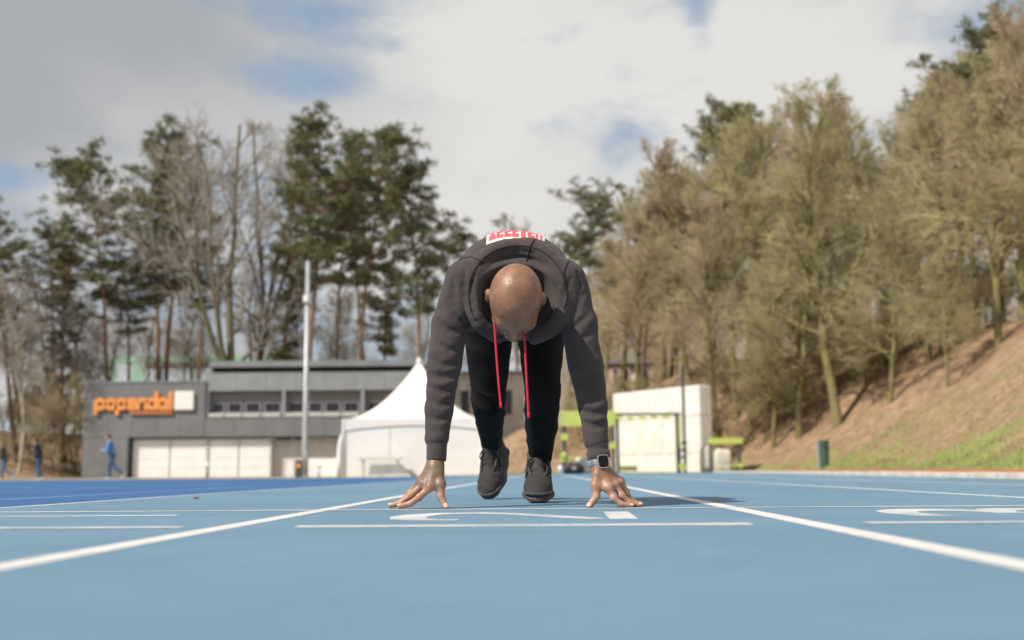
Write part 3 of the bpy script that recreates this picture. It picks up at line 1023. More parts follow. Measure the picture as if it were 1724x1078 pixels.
def bark(lo, hi, moss=None, orange=None):
    def fn(nb, bs, co):
        f = nb.noise(co, 7, 5, 0.65); g = nb.noise(co, 1.1, 4, 0.6)
        c = nb.mix(nb.rng(f, 0.3, 0.7), lo, hi)
        if moss:
            c = nb.mix(nb.rng(g, 0.35, 0.62, 0, 0.8), c, moss)
        if orange:
            sp = nb.n('ShaderNodeSeparateXYZ'); nb.t.links.new(co, sp.inputs[0])
            c = nb.mix(nb.rng(nb.m('ADD', sp.outputs[2], nb.m('MULTIPLY', g, 3.0)), 5.0, 9.5, 0, 0.85), c, orange)
        nb.t.links.new(c, bs.inputs['Base Color'])
        bp = nb.n('ShaderNodeBump'); bp.inputs['Strength'].default_value = 0.6; bp.inputs['Distance'].default_value = 0.03
        nb.t.links.new(f, bp.inputs['Height']); nb.t.links.new(bp.outputs[0], bs.inputs['Normal'])
    return fn
M_bark_pine = mat('pine_bark', bark((0.10, 0.075, 0.055), (0.20, 0.15, 0.11), None, (0.30, 0.175, 0.10)), rough=0.95, spec=0.1)
M_bark_grey = mat('grey_bark', bark((0.14, 0.12, 0.09), (0.26, 0.225, 0.17), (0.15, 0.145, 0.07)), rough=0.95, spec=0.1)
M_bark_moss = mat('mossy_bark', bark((0.15, 0.125, 0.075), (0.26, 0.215, 0.13), (0.25, 0.235, 0.075)), rough=0.95, spec=0.1)
M_bark_birch = mat('birch_bark', bark((0.38, 0.35, 0.30), (0.55, 0.52, 0.46), (0.2, 0.18, 0.13)), rough=0.9, spec=0.1)
def twigm(name, a, c, e):
    def fn(nb, bs, co):
        f = nb.noise(co, 0.8, 4, 0.6); g = nb.noise(co, 5, 3, 0.6)
        q = nb.mix(nb.rng(f, 0.35, 0.65), a, c)
        q = nb.mix(nb.rng(g, 0.5, 0.75, 0, 0.6), q, e)
        nb.t.links.new(q, bs.inputs['Base Color'])
    return mat(name, fn, rough=0.9, spec=0.1)
M_twig_moss = twigm('mossy_twigs', (0.40, 0.335, 0.21), (0.43, 0.395, 0.185), (0.56, 0.49, 0.32))
M_twig_grey = twigm('grey_twigs', (0.36, 0.325, 0.28), (0.43, 0.395, 0.34), (0.30, 0.255, 0.205))
M_twig_brown = twigm('brown_twigs', (0.46, 0.355, 0.245), (0.48, 0.40, 0.26), (0.38, 0.32, 0.185))
M_needle = twigm('pine_needles', (0.135, 0.158, 0.080), (0.190, 0.205, 0.100), (0.235, 0.230, 0.125))
M_needle_y = twigm('olive_needles', (0.11, 0.12, 0.05), (0.16, 0.155, 0.062), (0.20, 0.18, 0.085))

PROT = {}
def proto(key, data, mats):
    (a, c), top = data
    t = np_mesh('trunk', *a); t.materials.append(mats[0]); t.shade_smooth()
    w = np_mesh('crown', *c); w.materials.append(mats[1])
    PROT[key] = (t, w, top)
proto('mossA', gen_bare(11, 17, 0.26, 30, 0.25, 0.75, 9, 6, 4, twig=0.0095, trunk_r=0.22), (M_bark_moss, M_twig_moss))
proto('mossB', gen_bare(12, 16, 0.20, 30, 0.30, 0.55, 9, 7, 4, twig=0.0095, droop=0.1, trunk_r=0.20), (M_bark_moss, M_twig_moss))
proto('brownA', gen_bare(13, 15, 0.28, 28, 0.24, 0.85, 9, 6, 4, twig=0.009, trunk_r=0.18), (M_bark_moss, M_twig_brown))
proto('slim', gen_bare(14, 14, 0.28, 20, 0.20, 0.7, 8, 6, 4, twig=0.009, trunk_r=0.13), (M_bark_grey, M_twig_grey))
proto('grey', gen_bare(15, 20, 0.26, 20, 0.30, 0.9, 8, 5, 3, fork=True, twig=0.010, trunk_r=0.27), (M_bark_grey, M_twig_grey))
proto('birch', gen_bare(16, 14, 0.35, 16, 0.18, 0.8, 7, 6, 4, twig=0.008, trunk_r=0.11), (M_bark_birch, M_twig_grey))
proto('shrub', gen_bare(17, 5, 0.05, 20, 0.50, 0.5, 8, 6, 4, twig=0.007, trunk_r=0.07), (M_bark_moss, M_twig_brown))
proto('shrubg', gen_bare(18, 4.5, 0.05, 20, 0.52, 0.4, 8, 6, 4, twig=0.007, trunk_r=0.06), (M_bark_moss, M_twig_moss))
proto('pineA', gen_pine(21, 20, 0.56, 0.15, 14, 0.45, 1.0), (M_bark_pine, M_needle))
proto('pineB', gen_pine(22, 20, 0.50, 0.13, 15, 0.5, 1.0), (M_bark_pine, M_needle))
proto('pineC', gen_pine(23, 20, 0.66, 0.17, 10, 0.35, 1.1), (M_bark_pine, M_needle))
proto('pineD', gen_pine(24, 20, 0.35, 0.10, 18, 0.4, 0.75, dead=12), (M_bark_pine, M_needle_y))
proto('pineE', gen_pine(25, 14, 0.45, 0.24, 10, 0.4, 1.1), (M_bark_pine, M_needle_y))

_tr = random.Random(9)
def tree(key, px, Y, pytop, label, group=None, pxtop=None, wide=1.0, rz=None, name=None):
    t, w, top = PROT[key]
    X = P(px, 730, Y).x
    z0 = tz(X, Y) - 0.08
    tp = P(pxtop if pxtop is not None else px, pytop, Y)
    hgt = max(2.0, tp.z - z0)
    s = hgt / top
    nm = name or ('pine_tree' if key.startswith('pine') else 'birch_tree' if key == 'birch' else 'bare_shrub' if key.startswith('shrub') else 'bare_tree')
    e = empty(nm, (X, Y, z0), label, 'shrub' if key.startswith('shrub') else 'tree', group)
    e.rotation_euler = (0, math.atan2(tp.x - X, hgt), _tr.random() * 6.28 if rz is None else rz)
    e.rotation_mode = 'ZYX' if False else 'XYZ'
    # lean is applied after the turn about the trunk
    e.rotation_euler = (Matrix.Rotation(math.atan2(tp.x - X, hgt), 3, 'Y') @ Matrix.Rotation(_tr.random() * 6.28 if rz is None else rz, 3, 'Z')).to_euler()
    e.scale = (s * wide, s * wide, s)
    obj('trunk', t, None, e)
    obj('crown', w, None, e)
    return e
G_pl = 'pines behind the clubhouse'
# --- left: pines and bare trees on and behind the bank
tree('pineA', 196, 72, 232, 'tall pine with bushy dark crown rising behind the clubhouse lettering', G_pl, pxtop=185)
tree('pineB', 284, 76, 186, 'tallest slender pine behind the white sign square of the clubhouse', G_pl, pxtop=288)
tree('pineB', 262, 80, 235, 'slim pine close beside the tallest pine behind the white sign square', G_pl, pxtop=250)
tree('pineC', 218, 74, 398, 'shorter flat crowned pine in front of the slender pines', G_pl, pxtop=232, wide=1.2)
tree('pineC', 330, 84, 385, 'low pine with thin crown left of the big forked bare tree', G_pl, pxtop=335)
tree('pineA', 30, 66, 330, 'dark pine over the walkers at the edge of the wood', G_pl, pxtop=14, wide=1.15)
tree('pineD', 112, 70, 395, 'ivy dark pine with branches low down on the slope beside the clubhouse', G_pl, pxtop=108, wide=1.3)
tree('pineC', 90, 78, 350, 'pine with ragged crown between the dark pine and the bushy pine', G_pl, pxtop=105, wide=0.9)
tree('grey', 378, 70, 186, 'big forked bare grey tree standing behind the flat roof of the clubhouse', pxtop=392, rz=0.4)
tree('grey', 420, 82, 196, 'bare grey tree with upswept branches behind the big forked one', pxtop=455, rz=2.2, wide=0.8)
tree('pineD', 466, 74, 280, 'thin drooping pine between the bare grey trees and the lamp post', G_pl, pxtop=472)
tree('pineB', 522, 68, 165, 'very tall pine rising straight behind the lamp post', G_pl, pxtop=545)
tree('pineA', 556, 76, 205, 'dark full pine close right of the very tall pine by the lamp post', G_pl, pxtop=574, wide=0.72)
tree('pineA', 586, 70, 196, 'leaning pine with orange trunk and wide layered crown behind the white tent', G_pl, pxtop=632, wide=0.88)
tree('pineC', 616, 78, 290, 'upright pine with orange trunk beside the leaning one', G_pl, pxtop=618)
tree('pineE', 640, 84, 408, 'wide low pine with yellowish crown behind the tent peak', G_pl, pxtop=662, wide=0.9)
tree('pineB', 716, 70, 264, 'lone narrow pine standing over the white tent peak', G_pl, pxtop=724, wide=1.1)
tree('pineE', 770, 82, 348, 'dark low pine behind the bowed runner\'s shoulder', G_pl, pxtop=770, wide=0.85)
tree('pineE', 818, 92, 385, 'small far pine over the runner\'s back', G_pl, wide=0.8)
for i, (px, Y, py) in enumerate(((60, 68, 470), (132, 76, 500), (20, 74, 420), (160, 78, 455), (240, 86, 470), (300, 88, 500), (345, 90, 470), (430, 92, 430), (500, 90, 450), (548, 92, 470), (600, 94, 500), (690, 94, 480), (740, 90, 500), (800, 94, 480), (880, 90, 420), (900, 96, 340), (860, 100, 400))):
    tree('slim', px, Y, py, 'thin bare tree among the pines ' + next(t for lim, t in ((70, 'above the walkers'), (200, 'beside the end of the clubhouse'), (360, 'behind the clubhouse lettering'), (510, 'behind the clubhouse windows'), (620, 'just right of the lamp post'), (760, 'behind the tent peak'), (999, 'behind the bowed runner')) if px < lim), 'thin bare trees among the pines')
for px, Y, py, lab in ((35, 62, 440, 'pale slender birch behind the walkers, farthest from the clubhouse'), (92, 68.5, 430, 'pale slender birch on the slope midway between walkers and clubhouse'), (128, 71, 450, 'grey birch stem standing next to the clubhouse corner')):
    tree('birch', px, Y, py, lab, 'birches on the slope')
for i, px in enumerate((10, 48, 75, 105, 130)):
    tree('shrub', px, 66 + 3 * (i % 3), 640 - 15 * (i % 2), 'low bare shrub on the brown slope behind the walkers', 'shrubs on the slope behind the walkers')
for i, (key, px, Y, py) in enumerate((('pineA', -45, 70, 300), ('pineB', -110, 68, 250), ('slim', -75, 66, 430), ('pineC', -170, 74, 330), ('slim', -210, 68, 440), ('pineA', -260, 72, 270), ('birch', -140, 62, 440), ('pineD', -320, 70, 350))):
    tree(key, px, Y, py, ('pine', 'thin bare tree', 'birch')[0 if key[0] == 'p' else 1 if key == 'slim' else 2] + ' on the slope past the walkers, beyond the dark pine', 'trees past the walkers')
# --- middle and right: the wood on the bank
tree('pineC', 985, 64, 280, 'flat topped dark pine standing clear of the twiggy wood behind the runner', 'pines in the wood on the bank', pxtop=975, wide=1.0)
tree('pineC', 960, 74, 375, 'smaller pine half hidden behind the flat topped dark pine', 'pines in the wood on the bank')
tree('pineD', 1085, 60, 262, 'tall thin pine rising over the brick house', 'pines in the wood on the bank', pxtop=1092, wide=1.2)
tree('pineB', 1142, 62, 330, 'pine with orange trunk behind the white matting block', 'pines in the wood on the bank', pxtop=1128)
tree('pineA', 1205, 60, 144, 'dark pine top overtopping the wood left of the big mossy tree', 'pines in the wood on the bank', pxtop=1206, wide=1.0)
tree('pineC', 1375, 56, 230, 'pine with bare orange trunk behind the big mossy tree', 'pines in the wood on the bank', wide=0.8)
tree('pineC', 1600, 50, 75, 'dark pine crown at the top of the bank above the grass', 'pines in the wood on the bank', pxtop=1620, wide=1.1)
tree('pineA', 1700, 46, -10, 'tall dark pine at the highest end of the bank', 'pines in the wood on the bank', pxtop=1712)
tree('mossA', 1412, 45, 112, 'big mossy tree leaning over the bank behind the green bin', pxtop=1335, wide=1.05)
wood = [('brownA', 1010, 66, 390), ('mossA', 1045, 70, 320), ('brownA', 1080, 57, 330), ('mossB', 1120, 66, 250), ('brownA', 1165, 56, 235), ('mossA', 1190, 64, 185), ('mossB', 1240, 54, 190), ('brownA', 1275, 60, 150),
        ('mossA', 1310, 52, 165), ('brownA', 1350, 58, 140), ('mossB', 1420, 52, 200), ('brownA', 1455, 56, 165), ('mossA', 1490, 48, 180), ('brownA', 1530, 54, 95), ('mossB', 1570, 45, 140), ('mossA', 1610, 50, 60),
        ('brownA', 1650, 44, 95), ('mossB', 1690, 40, 40), ('mossA', 1735, 42, -60), ('brownA', 1770, 38, -20), ('mossB', 1830, 36, -30), ('mossA', 1900, 40, -40), ('mossB', 1980, 34, 0),
        ('mossA', 1130, 72, 300), ('mossA', 1260, 68, 210), ('brownA', 1400, 66, 190), ('brownA', 1560, 62, 150), ('mossA', 1680, 56, 30), ('mossB', 1345, 47, 300), ('mossB', 1500, 43, 330), ('mossB', 1600, 39, 380), ('brownA', 1215, 50, 330), ('mossB', 1300, 48, 420)]
look = {'mossA': 'mossy straight limbed bare tree', 'mossB': 'mossy wide limbed bare tree', 'brownA': 'brown twiggy bare tree'}
def where(px):
    for lim, t in ((1070, 'by the brick house behind the runner'), (1200, 'behind the white matting block'), (1300, 'between the matting block and the green bin'), (1440, 'above the green bin'), (1580, 'where the grass begins on the bank'), (9999, 'on the high grassy end of the bank')):
        if px < lim: return t
for key, px, Y, py in wood:
    tree(key, px, Y, py, ('far ' if Y >= 62 else '') + look[key] + ' ' + where(px), 'bare trees of the wood on the bank')
for i in range(26):
    px = 985 + i * 30 + _tr.uniform(-10, 10)
    Y = (54 - 10 * (i / 26)) + _tr.uniform(-2, 4)
    top = P(px, 0, Y)
    X = P(px, 730, Y).x
    zt = tz(X, Y) + _tr.uniform(2.4, 4.2)
    py = 793 - (zt - CAM_H) * FPX / Y
    tree('shrub' if i % 2 else 'shrubg', px, Y, py, ('brown' if i % 2 else 'mossy') + ' bare shrub on the leafy bank ' + where(px), 'shrubs on the bank')
# far-off wood beyond the bank that reads as one mass
def far_wood():
    rg = np.random.default_rng(3)
    p0, p1, r0, r1 = [], [], [], []
    for k in range(240):
        Y = rg.uniform(84, 135)
        px = rg.uniform(930, 2000)
        X = P(px, 700, Y).x
        z = tz(X, Y)
        h_ = rg.uniform(7, 12)
        q = np.array((X + rg.normal(0, .5), Y, z + h_))
        p0.append(np.array((X, Y, z))); p1.append(q); r0.append(0.13); r1.append(0.03)
        for j in range(55):
            t = rg.uniform(0.12, 1)
            b0 = np.array((X, Y, z)) * (1 - t) + q * t
            a = rg.random() * 6.28
            L = rg.uniform(0.8, 3.0) * (1.15 - 0.6 * t)
            e_ = b0 + np.array((math.cos(a), math.sin(a), rg.uniform(0.2, 1.0))) * L
            p0.append(b0); p1.append(e_); r0.append(0.025); r1.append(0.010)
            for m_ in range(3):
                u = rg.uniform(0.3, 1); s0 = b0 + (e_ - b0) * u
                p0.append(s0); p1.append(s0 + rg.normal(0, .5, 3) + np.array((0, 0, .4))); r0.append(0.012); r1.append(0.008)
    v, f = tubes_np(np.array(p0), np.array(p1), np.array(r0), np.array(r1), 3)
    return np_mesh('far_wood', v, f)
tag(obj('far_wood', far_wood(), M_twig_brown), 'distant brown wood beyond the bank', 'wood', kind='stuff')

# ================================================================== tent, posts and equipment
def gz(x, y): return float(dip(np.array(x), np.array(y)))
M_tent = mat('white_tent_cloth', col=(0.80, 0.775, 0.74), rough=0.7, var=0.03, vscale=1.5, bump=0.15, bscale=3)
YT = 45.0
tx0, tx1 = P(577, 790, YT).x, P(814, 790, YT).x
tw = tx1 - tx0
tcx, tcy = (tx0 + tx1) / 2, YT + tw / 2
g0 = gz(tcx, YT) - 0.005
z_e, z_a = P(577, 706, YT).z, P(707, 607, tcy).z
tent = empty('pagoda_tent', (tcx, tcy, g0), 'white pagoda tent with a swept peaked roof beside the clubhouse', 'tent')
TO = Vector(tent.location)
def tent_roof():
    rings = 18; n = 12
    vs_, fs = [], []
    for i in range(rings):
        t = 1 - i / rings
        z = z_e + (z_a - z_e) * (1 - t) ** 1.8
        per = []
        for side in range(4):
            for k in range(n):
                u = -1 + 2 * k / n
                x, y = ((u, -1), (1, u), (-u, 1), (-1, -u))[side]
                sag = -0.10 * (1 - u * u) * (1 - abs(t - 0.5) * 1.4 if 0 else 1) * (t * (1 - t)) * 2
                per.append((tcx + x * t * tw / 2, tcy + y * t * tw / 2, z + sag))
        vs_ += per
    m_ = 4 * n
    for i in range(rings - 1):
        for k in range(m_):
            fs.append((i * m_ + k, i * m_ + (k + 1) % m_, (i + 1) * m_ + (k + 1) % m_, (i + 1) * m_ + k))
    vs_.append((tcx, tcy, z_a))
    for k in range(m_):
        fs.append(((rings - 1) * m_ + k, (rings - 1) * m_ + (k + 1) % m_, len(vs_) - 1))
    return MB(TO).add(vs_, fs).build('roof', M_tent, tent, smooth=True)
tr_ = tent_roof()
MB(TO).tube([(tcx, tcy, z_a - 0.1), (tcx, tcy, z_a + 0.12)], [0.13, 0.07], 12).build('peak_cap', M_tent, tr_)
for side in range(4):     # valances: hang from the eave, cut in a shallow arch
    n = 14
    vs_, fs = [], []
    for k in range(n + 1):
        u = -1 + 2 * k / n
        x, y = ((u, -1.006), (1.006, u), (-u, 1.006), (-1.006, -u))[side]
        for z in (z_e + 0.01, z_e - 0.26 - 0.20 * u * u):
            vs_.append((tcx + x * tw / 2, tcy + y * tw / 2, z))
    for k in range(n):
        fs.append((2 * k, 2 * k + 2, 2 * k + 3, 2 * k + 1))
    o = MB(TO).add(vs_, fs).build('valance', M_tent, tr_)
    o.modifiers.new('t', 'SOLIDIFY').thickness = 0.012
h2 = tw / 2
for k in range(3):        # walls hang in widths of cloth
    a, c = tx0 + tw * k / 3, tx0 + tw * (k + 1) / 3
    MB(TO).box((a + 0.012, tcy - h2 + 0.03, g0), (c - 0.012, tcy - h2 + 0.05, z_e - 0.05)).build('wall_panel', M_tent, tent)
    MB(TO).box((tcx + h2 - 0.05, YT + 0.06 + (tw - .1) * k / 3, g0), (tcx + h2 - 0.03, YT + 0.03 + (tw - .1) * (k + 1) / 3, z_e - 0.05)).build('wall_panel', M_tent, tent)
    MB(TO).box((tcx - h2 + 0.03, YT + 0.06 + (tw - .1) * k / 3, g0), (tcx - h2 + 0.05, YT + 0.03 + (tw - .1) * (k + 1) / 3, z_e - 0.05)).build('wall_panel', M_tent, tent)
for sx in (-1, 1):
    for sy in (-1, 1):
        MB(TO).box((tcx + sx * (h2 + 0.004) - 0.045, tcy + sy * (h2 + 0.004) - 0.045, g0), (tcx + sx * (h2 + 0.004) + 0.045, tcy + sy * (h2 + 0.004) + 0.045, z_e)).build('corner_pole', M_signw, tent)
# gathered curtain at the open corner
MB(TO).tube([(tx0 - 0.06, YT - 0.05, z_e - 0.6), (tx0 - 0.11, YT - 0.05, z_e - 1.0), (tx0 - 0.13, YT - 0.06, g0 + 0.6), (tx0 - 0.15, YT - 0.06, g0)], [0.04, 0.09, 0.11, 0.10], 9).build('curtain', M_tent, tent, smooth=True)

M_steel = mat('galvanised_steel', col=(0.42, 0.44, 0.46), rough=0.45, metal=0.3, var=0.1, vscale=3)
def lamp_post():
    Y = 53.0
    b0 = P(513, 803, Y); x = b0.x; g = gz(x, Y)
    top = P(518, 440, Y)
    e = empty('lamp_post', (x, Y, g), 'tall grey steel lamp post standing in front of the clubhouse', 'lamp post')
    o_ = Vector(e.location)
    MB(o_).tube([(x, Y, g), (x, Y, g + 1.2), (x, Y, top.z)], [0.15, 0.14, 0.10], 14).build('pole', M_steel, e, smooth=True)
    MB(o_).tube([(x, Y, g), (x, Y, g + 0.06)], [0.2, 0.2], 14).build('base_plate', M_steel, e)
    zf = P(515, 505, Y).z
    f = MB(o_).box((x - 0.16, Y - 0.30, zf - 0.14), (x + 0.10, Y - 0.12, zf + 0.18), bev=0.03).build('floodlight', M_signw, e)
    MB(o_).tube([(x, Y - 0.09, zf), (x - 0.02, Y - 0.15, zf)], 0.03, 8).build('bracket', M_steel, f)
    MB(o_).box((x - 0.115, Y + 0.0, g + 0.9), (x + 0.115, Y - 0.14, g + 1.25)).build('hatch', M_steel, e)
lamp_post()

def globe_bollard(px, Y, label):
    b0 = P(px, 785, Y); x = b0.x; g = gz(x, Y)
    zc = P(px, 784, Y).z
    e = empty('bollard_lamp', (x, Y, g), label, 'bollard lamp', 'globe bollards by the clubhouse')
    o_ = Vector(e.location)
    MB(o_).tube([(x, Y, g), (x, Y, zc - 0.08)], [0.045, 0.04], 10).build('post', M_steel, e, smooth=True)
    q = [(x, Y, zc + 0.125 * math.sin(a)) for a in np.linspace(-1.45, 1.45, 11)]
    MB(o_).tube(q, [0.125 * math.cos(a) for a in np.linspace(-1.45, 1.45, 11)], 16).build('globe', M_signw, e, smooth=True)
globe_bollard(348.5, 52, 'white globe bollard lamp before the garage doors')
globe_bollard(537, 50, 'white globe bollard lamp before the low white barrier near the tent')

def boxthing(name, label, cat, px0, px1, py0, py1, Y, dep, m_, bev=0.02, group=None, base=None):
    x0, x1 = P(px0, py1, Y).x, P(px1, py1, Y).x
    g = base if base is not None else (gz((x0 + x1) / 2, Y) if Y < 52 else tz((x0 + x1) / 2, Y))
    zt = P((px0 + px1) / 2, py0, Y).z
    e = empty(name, ((x0 + x1) / 2, Y, g), label, cat, group)
    return e, Vector(e.location), x0, x1, g, zt
# switch cabinet and dark bin by the passage
e, o_, x0, x1, g, zt = boxthing('switch_cabinet', 'small white cabinet by the lamp post before the clubhouse passage', 'cabinet', 483, 496.5, 774, 803, 50, .4, M_white)
MB(o_).box((x0, 50, g), (x1, 50.4, zt - 0.04), bev=0.015).build('body', M_white, e)
MB(o_).box((x0 + 0.03, 49.975, g + 0.08), (x1 - 0.03, 49.998, zt - 0.08)).build('door', M_signw, e)
MB(o_).box((x0 - 0.02, 49.97, zt - 0.038), (x1 + 0.02, 50.42, zt)).build('lid', M_signw, e)
M_dk = mat('dark_plastic', col=(0.05, 0.05, 0.055), rough=0.6)
e, o_, x0, x1, g, zt = boxthing('waste_bin', 'slim dark bin with an orange panel next to the white cabinet', 'bin', 497.5, 507, 775, 802, 49.6, .3, M_dk)
MB(o_).box((x0, 49.6, g), (x1, 49.95, zt - 0.05), bev=0.015).build('body', M_dk, e)
MB(o_).box((x0 - 0.01, 49.58, zt - 0.048), (x1 + 0.01, 49.97, zt)).build('lid', M_gap, e)
MB(o_).box((x0 + 0.05, 49.575, zt - 0.32), (x1 - 0.05, 49.597, zt - 0.14)).build('label_panel', M_orange, e)
# low white barrier boards
e, o_, x0, x1, g, zt = boxthing('barrier', 'low white barrier boards between lamp post and tent', 'barrier', 519, 573, 773, 803, 51, .1, M_white)
for k in range(3):
    a, c = x0 + (x1 - x0) * k / 3, x0 + (x1 - x0) * (k + 1) / 3
    MB(o_).box((a + 0.01, 51, g + 0.03), (c - 0.01, 51.05, zt)).build('board', M_white, e)
    MB(o_).box((a + 0.03, 51.055, g), (a + 0.08, 51.4, g + 0.06)).build('foot', M_steel, e)
# bench and grey wedge in front of the tent
M_pale = mat('pale_plank', col=(0.60, 0.58, 0.54), rough=0.8, var=0.1, vscale=4)
M_wedge = mat('grey_vinyl', col=(0.36, 0.355, 0.33), rough=0.7, var=0.1, vscale=3)
e, o_, x0, x1, g, zt = boxthing('bench', 'plain pale bench standing against the white tent wall', 'bench', 602, 676, 771, 797, 44.4, .4, M_pale)
MB(o_).box((x0, 44.35, zt - 0.07), (x1, 44.75, zt)).build('seat', M_pale, e)
for xx in (x0 + 0.15, x1 - 0.2):
    MB(o_).box((xx, 44.42, g), (xx + 0.07, 44.70, zt - 0.072)).build('leg', M_pale, e)
e, o_, x0, x1, g, zt = boxthing('wedge_mat', 'low grey wedge shaped mat on the ground before the tent', 'mat', 620, 692, 782, 799, 43.6, .5, M_wedge)
MB(o_).prism([(x0, g), (x1, g), (x1 - 0.42, zt), (x0 + 0.10, zt)], (43.5, 44.2)).build('cushion', M_wedge, e)
MB(o_).prism([(x0 - 0.02, g), (x1 + 0.02, g), (x1 - 0.05, g + 0.10), (x0 + 0.02, g + 0.10)], (43.46, 43.496)).build('skirt', M_pale, e)

# ------------------------------------------------------------------ white matting block
M_mat = mat('white_vinyl', col=(0.76, 0.72, 0.66), rough=0.7, var=0.10, vscale=1.4, bump=0.3, bscale=4)
na = P(1181, 790, 44.0); fa = P(1034, 790, 49.0)
dirf = Vector((fa.x - na.x, fa.y - na.y, 0)); Lf = dirf.length; dirf.normalize()
nrm = Vector((dirf.y, -dirf.x, 0))
if nrm.x < 0: nrm = -nrm
gm = 0.0
Hm = P(1181, 650, 44.0).z - gm
blk = empty('matting_block', (na.x, na.y, gm), 'large white matting block, tall and rounded, behind the lime training rig', 'mat stack')
KO = Vector(blk.location)
def BP(s, t, z): return na.xy.to_3d() + dirf * s + nrm * t + Vector((0, 0, z))
def slab(name, s0, s1, t0, t1, z0, z1, m_, par, bev=0.05):
    bm = MB().box((s0, t0, z0), (s1, t1, z1), bev=bev)
    vs_ = [BP(v[0], v[1], v[2]) for v in bm.v]
    return MB(KO).add(vs_, bm.f).build(name, m_, par)
slab('core', 0.06, Lf - 0.06, 0.08, 0.50, gm, Hm - 0.06, M_cream, blk, 0)
cols = [0, 0.14, 0.42, 0.71, 1.0]
rows = [0, 0.22, 0.66, 1.0]
for i in range(4):
    for j in range(3):
        slab('panel', Lf * cols[i] + 0.008, Lf * cols[i + 1] - 0.008, 0.0, 0.078, Hm * rows[j] + 0.008, Hm * rows[j + 1] - 0.008, M_mat, blk, 0.03)
for j in range(3):
    slab('end_panel', 0.0, 0.058, 0.082, 0.58, Hm * rows[j] + 0.008, Hm * rows[j + 1] - 0.008, M_mat, blk, 0.025)
slab('top_pad', 0.01, Lf, 0.0, 0.56, Hm - 0.055, Hm + 0.05, M_mat, blk, 0.05)

M_lime = mat('lime_paint', col=(0.50, 0.57, 0.13), rough=0.5, var=0.1, vscale=3)
M_post = mat('dark_steel', col=(0.07, 0.08, 0.085), rough=0.5)
M_sand = mat('white_bag', col=(0.62, 0.58, 0.51), rough=0.85, var=0.1, vscale=3, bump=0.4, bscale=6)
def rig(label, posts, bars, pads, Y, px, name='training_rig', inner=()):
    x = P(px, 790, Y).x
    g = gz(x, Y) - 0.02
    e = empty(name, (x, Y, g), label, 'training rig')
    o_ = Vector(e.location)
    for p_, top, w_ in posts:
        xx = P(p_, 790, Y).x; r_ = w_ * Y / FPX / 2
        MB(o_).box((xx - r_, Y, g), (xx + r_, Y + 2 * r_, P(p_, top, Y).z)).build('post', M_post, e)
    for a, c, t, b_, m_ in bars:
        MB(o_).box((P(a, t, Y).x, Y - 0.06, P(a, b_, Y).z), (P(c, t, Y).x, Y - 0.004, P(a, t, Y).z), bev=0.01).build('bar', m_, e)
    for a, t, r_ in pads:
        c_ = P(a, t, Y); rr = r_ * Y / FPX
        MB(o_).tube([(c_.x, Y - 0.16, c_.z), (c_.x, Y - 0.004, c_.z)], [rr, rr], 12).build('pad', M_lime, e)
    return e
rig('lime boarded training rig with dark post beside the runner\'s sleeve', [(951, 705, 7), (1034, 700, 5)], [(944, 1036, 693, 718, M_lime), (944, 962, 768, 778, M_lime)], [(950, 736, 6.5), (1031, 750, 6), (948, 765, 5)], 41.0, 985)
rig('lime topped pull up frame standing before the white matting block', [(1041, 702, 5), (1142, 699, 5)], [(1030, 1048, 697, 706, M_lime), (1056, 1066, 701, 707, M_lime), (1075, 1086, 701, 707, M_lime), (1095, 1106, 700, 706, M_lime), (1115, 1127, 699, 705, M_lime), (1036, 1146, 696, 700, M_post), (1040, 1072, 785, 793, M_lime), (1142.6, 1146, 702, 755, M_lime)], [(1148, 786, 6)], 42.0, 1090)
rig('tall thin dark pole with a ladder of rungs beside the pull up frame', [(1154, 615, 4.5), (1146, 742, 2.5)], [(1145, 1156, 744, 748, M_post), (1145, 1156, 756, 760, M_post), (1145, 1156, 768, 772, M_post), (1145, 1156, 780, 783, M_post)], [], 42.6, 1151)
rig('low lime bar on dark legs at the end of the matting block', [(1197, 748, 4), (1246, 746, 5)], [(1193, 1250, 738, 748, M_lime)], [(1246, 784, 4)], 41.6, 1222)
def softblock(name, label, px0, px1, py0, py1, Y, dep, m_, cat):
    e, o_, x0, x1, g, zt = boxthing(name, label, cat, px0, px1, py0, py1, Y, dep, m_, base=gz(0, Y) if px1 < 900 else -0.01)
    f = Field(0.3)
    cx, cz = (x0 + x1) / 2, (g + zt) / 2
    a, c_, h_ = (x1 - x0) / 2, dep / 2, (zt - g) / 2
    def fn(p):
        q = np.abs(p - np.array((cx, Y + c_, cz))) / np.array((a, c_, h_))
        return (((q ** 5).sum(1)) ** 0.2 - 1) * min(a, c_, h_) + 0.012 * wob(p, 9, px0)
    v, f_ = surface(fn, (x0 - .1, Y - .1, g - .1), (x1 + .1, Y + dep + .1, zt + .1), 0.03)
    v[:, 2] = np.maximum(v[:, 2], g)
    obj('cover', np_mesh('cover', v - np.array(o_), f_), m_, e, smooth=True)
    MB(o_).box((x0 + 0.06, Y - 0.012, cz - 0.03), (x1 - 0.06, Y + 0.02, cz + 0.03)).build('strap', M_pale, e)
    return e
softblock('sand_block', 'white upright foam block under the low lime bar', 1205, 1233, 756, 791, 42.6, 0.5, M_sand, 'foam block')
softblock('sand_block', 'squat white foam block against the foot of the matting block end', 1179, 1202, 752, 791, 43.2, 0.4, M_sand, 'foam block')
softblock('sand_block', 'low white foam block behind the dark sports bag', 968, 1003, 770, 791, 41.6, 0.6, M_sand, 'foam block')

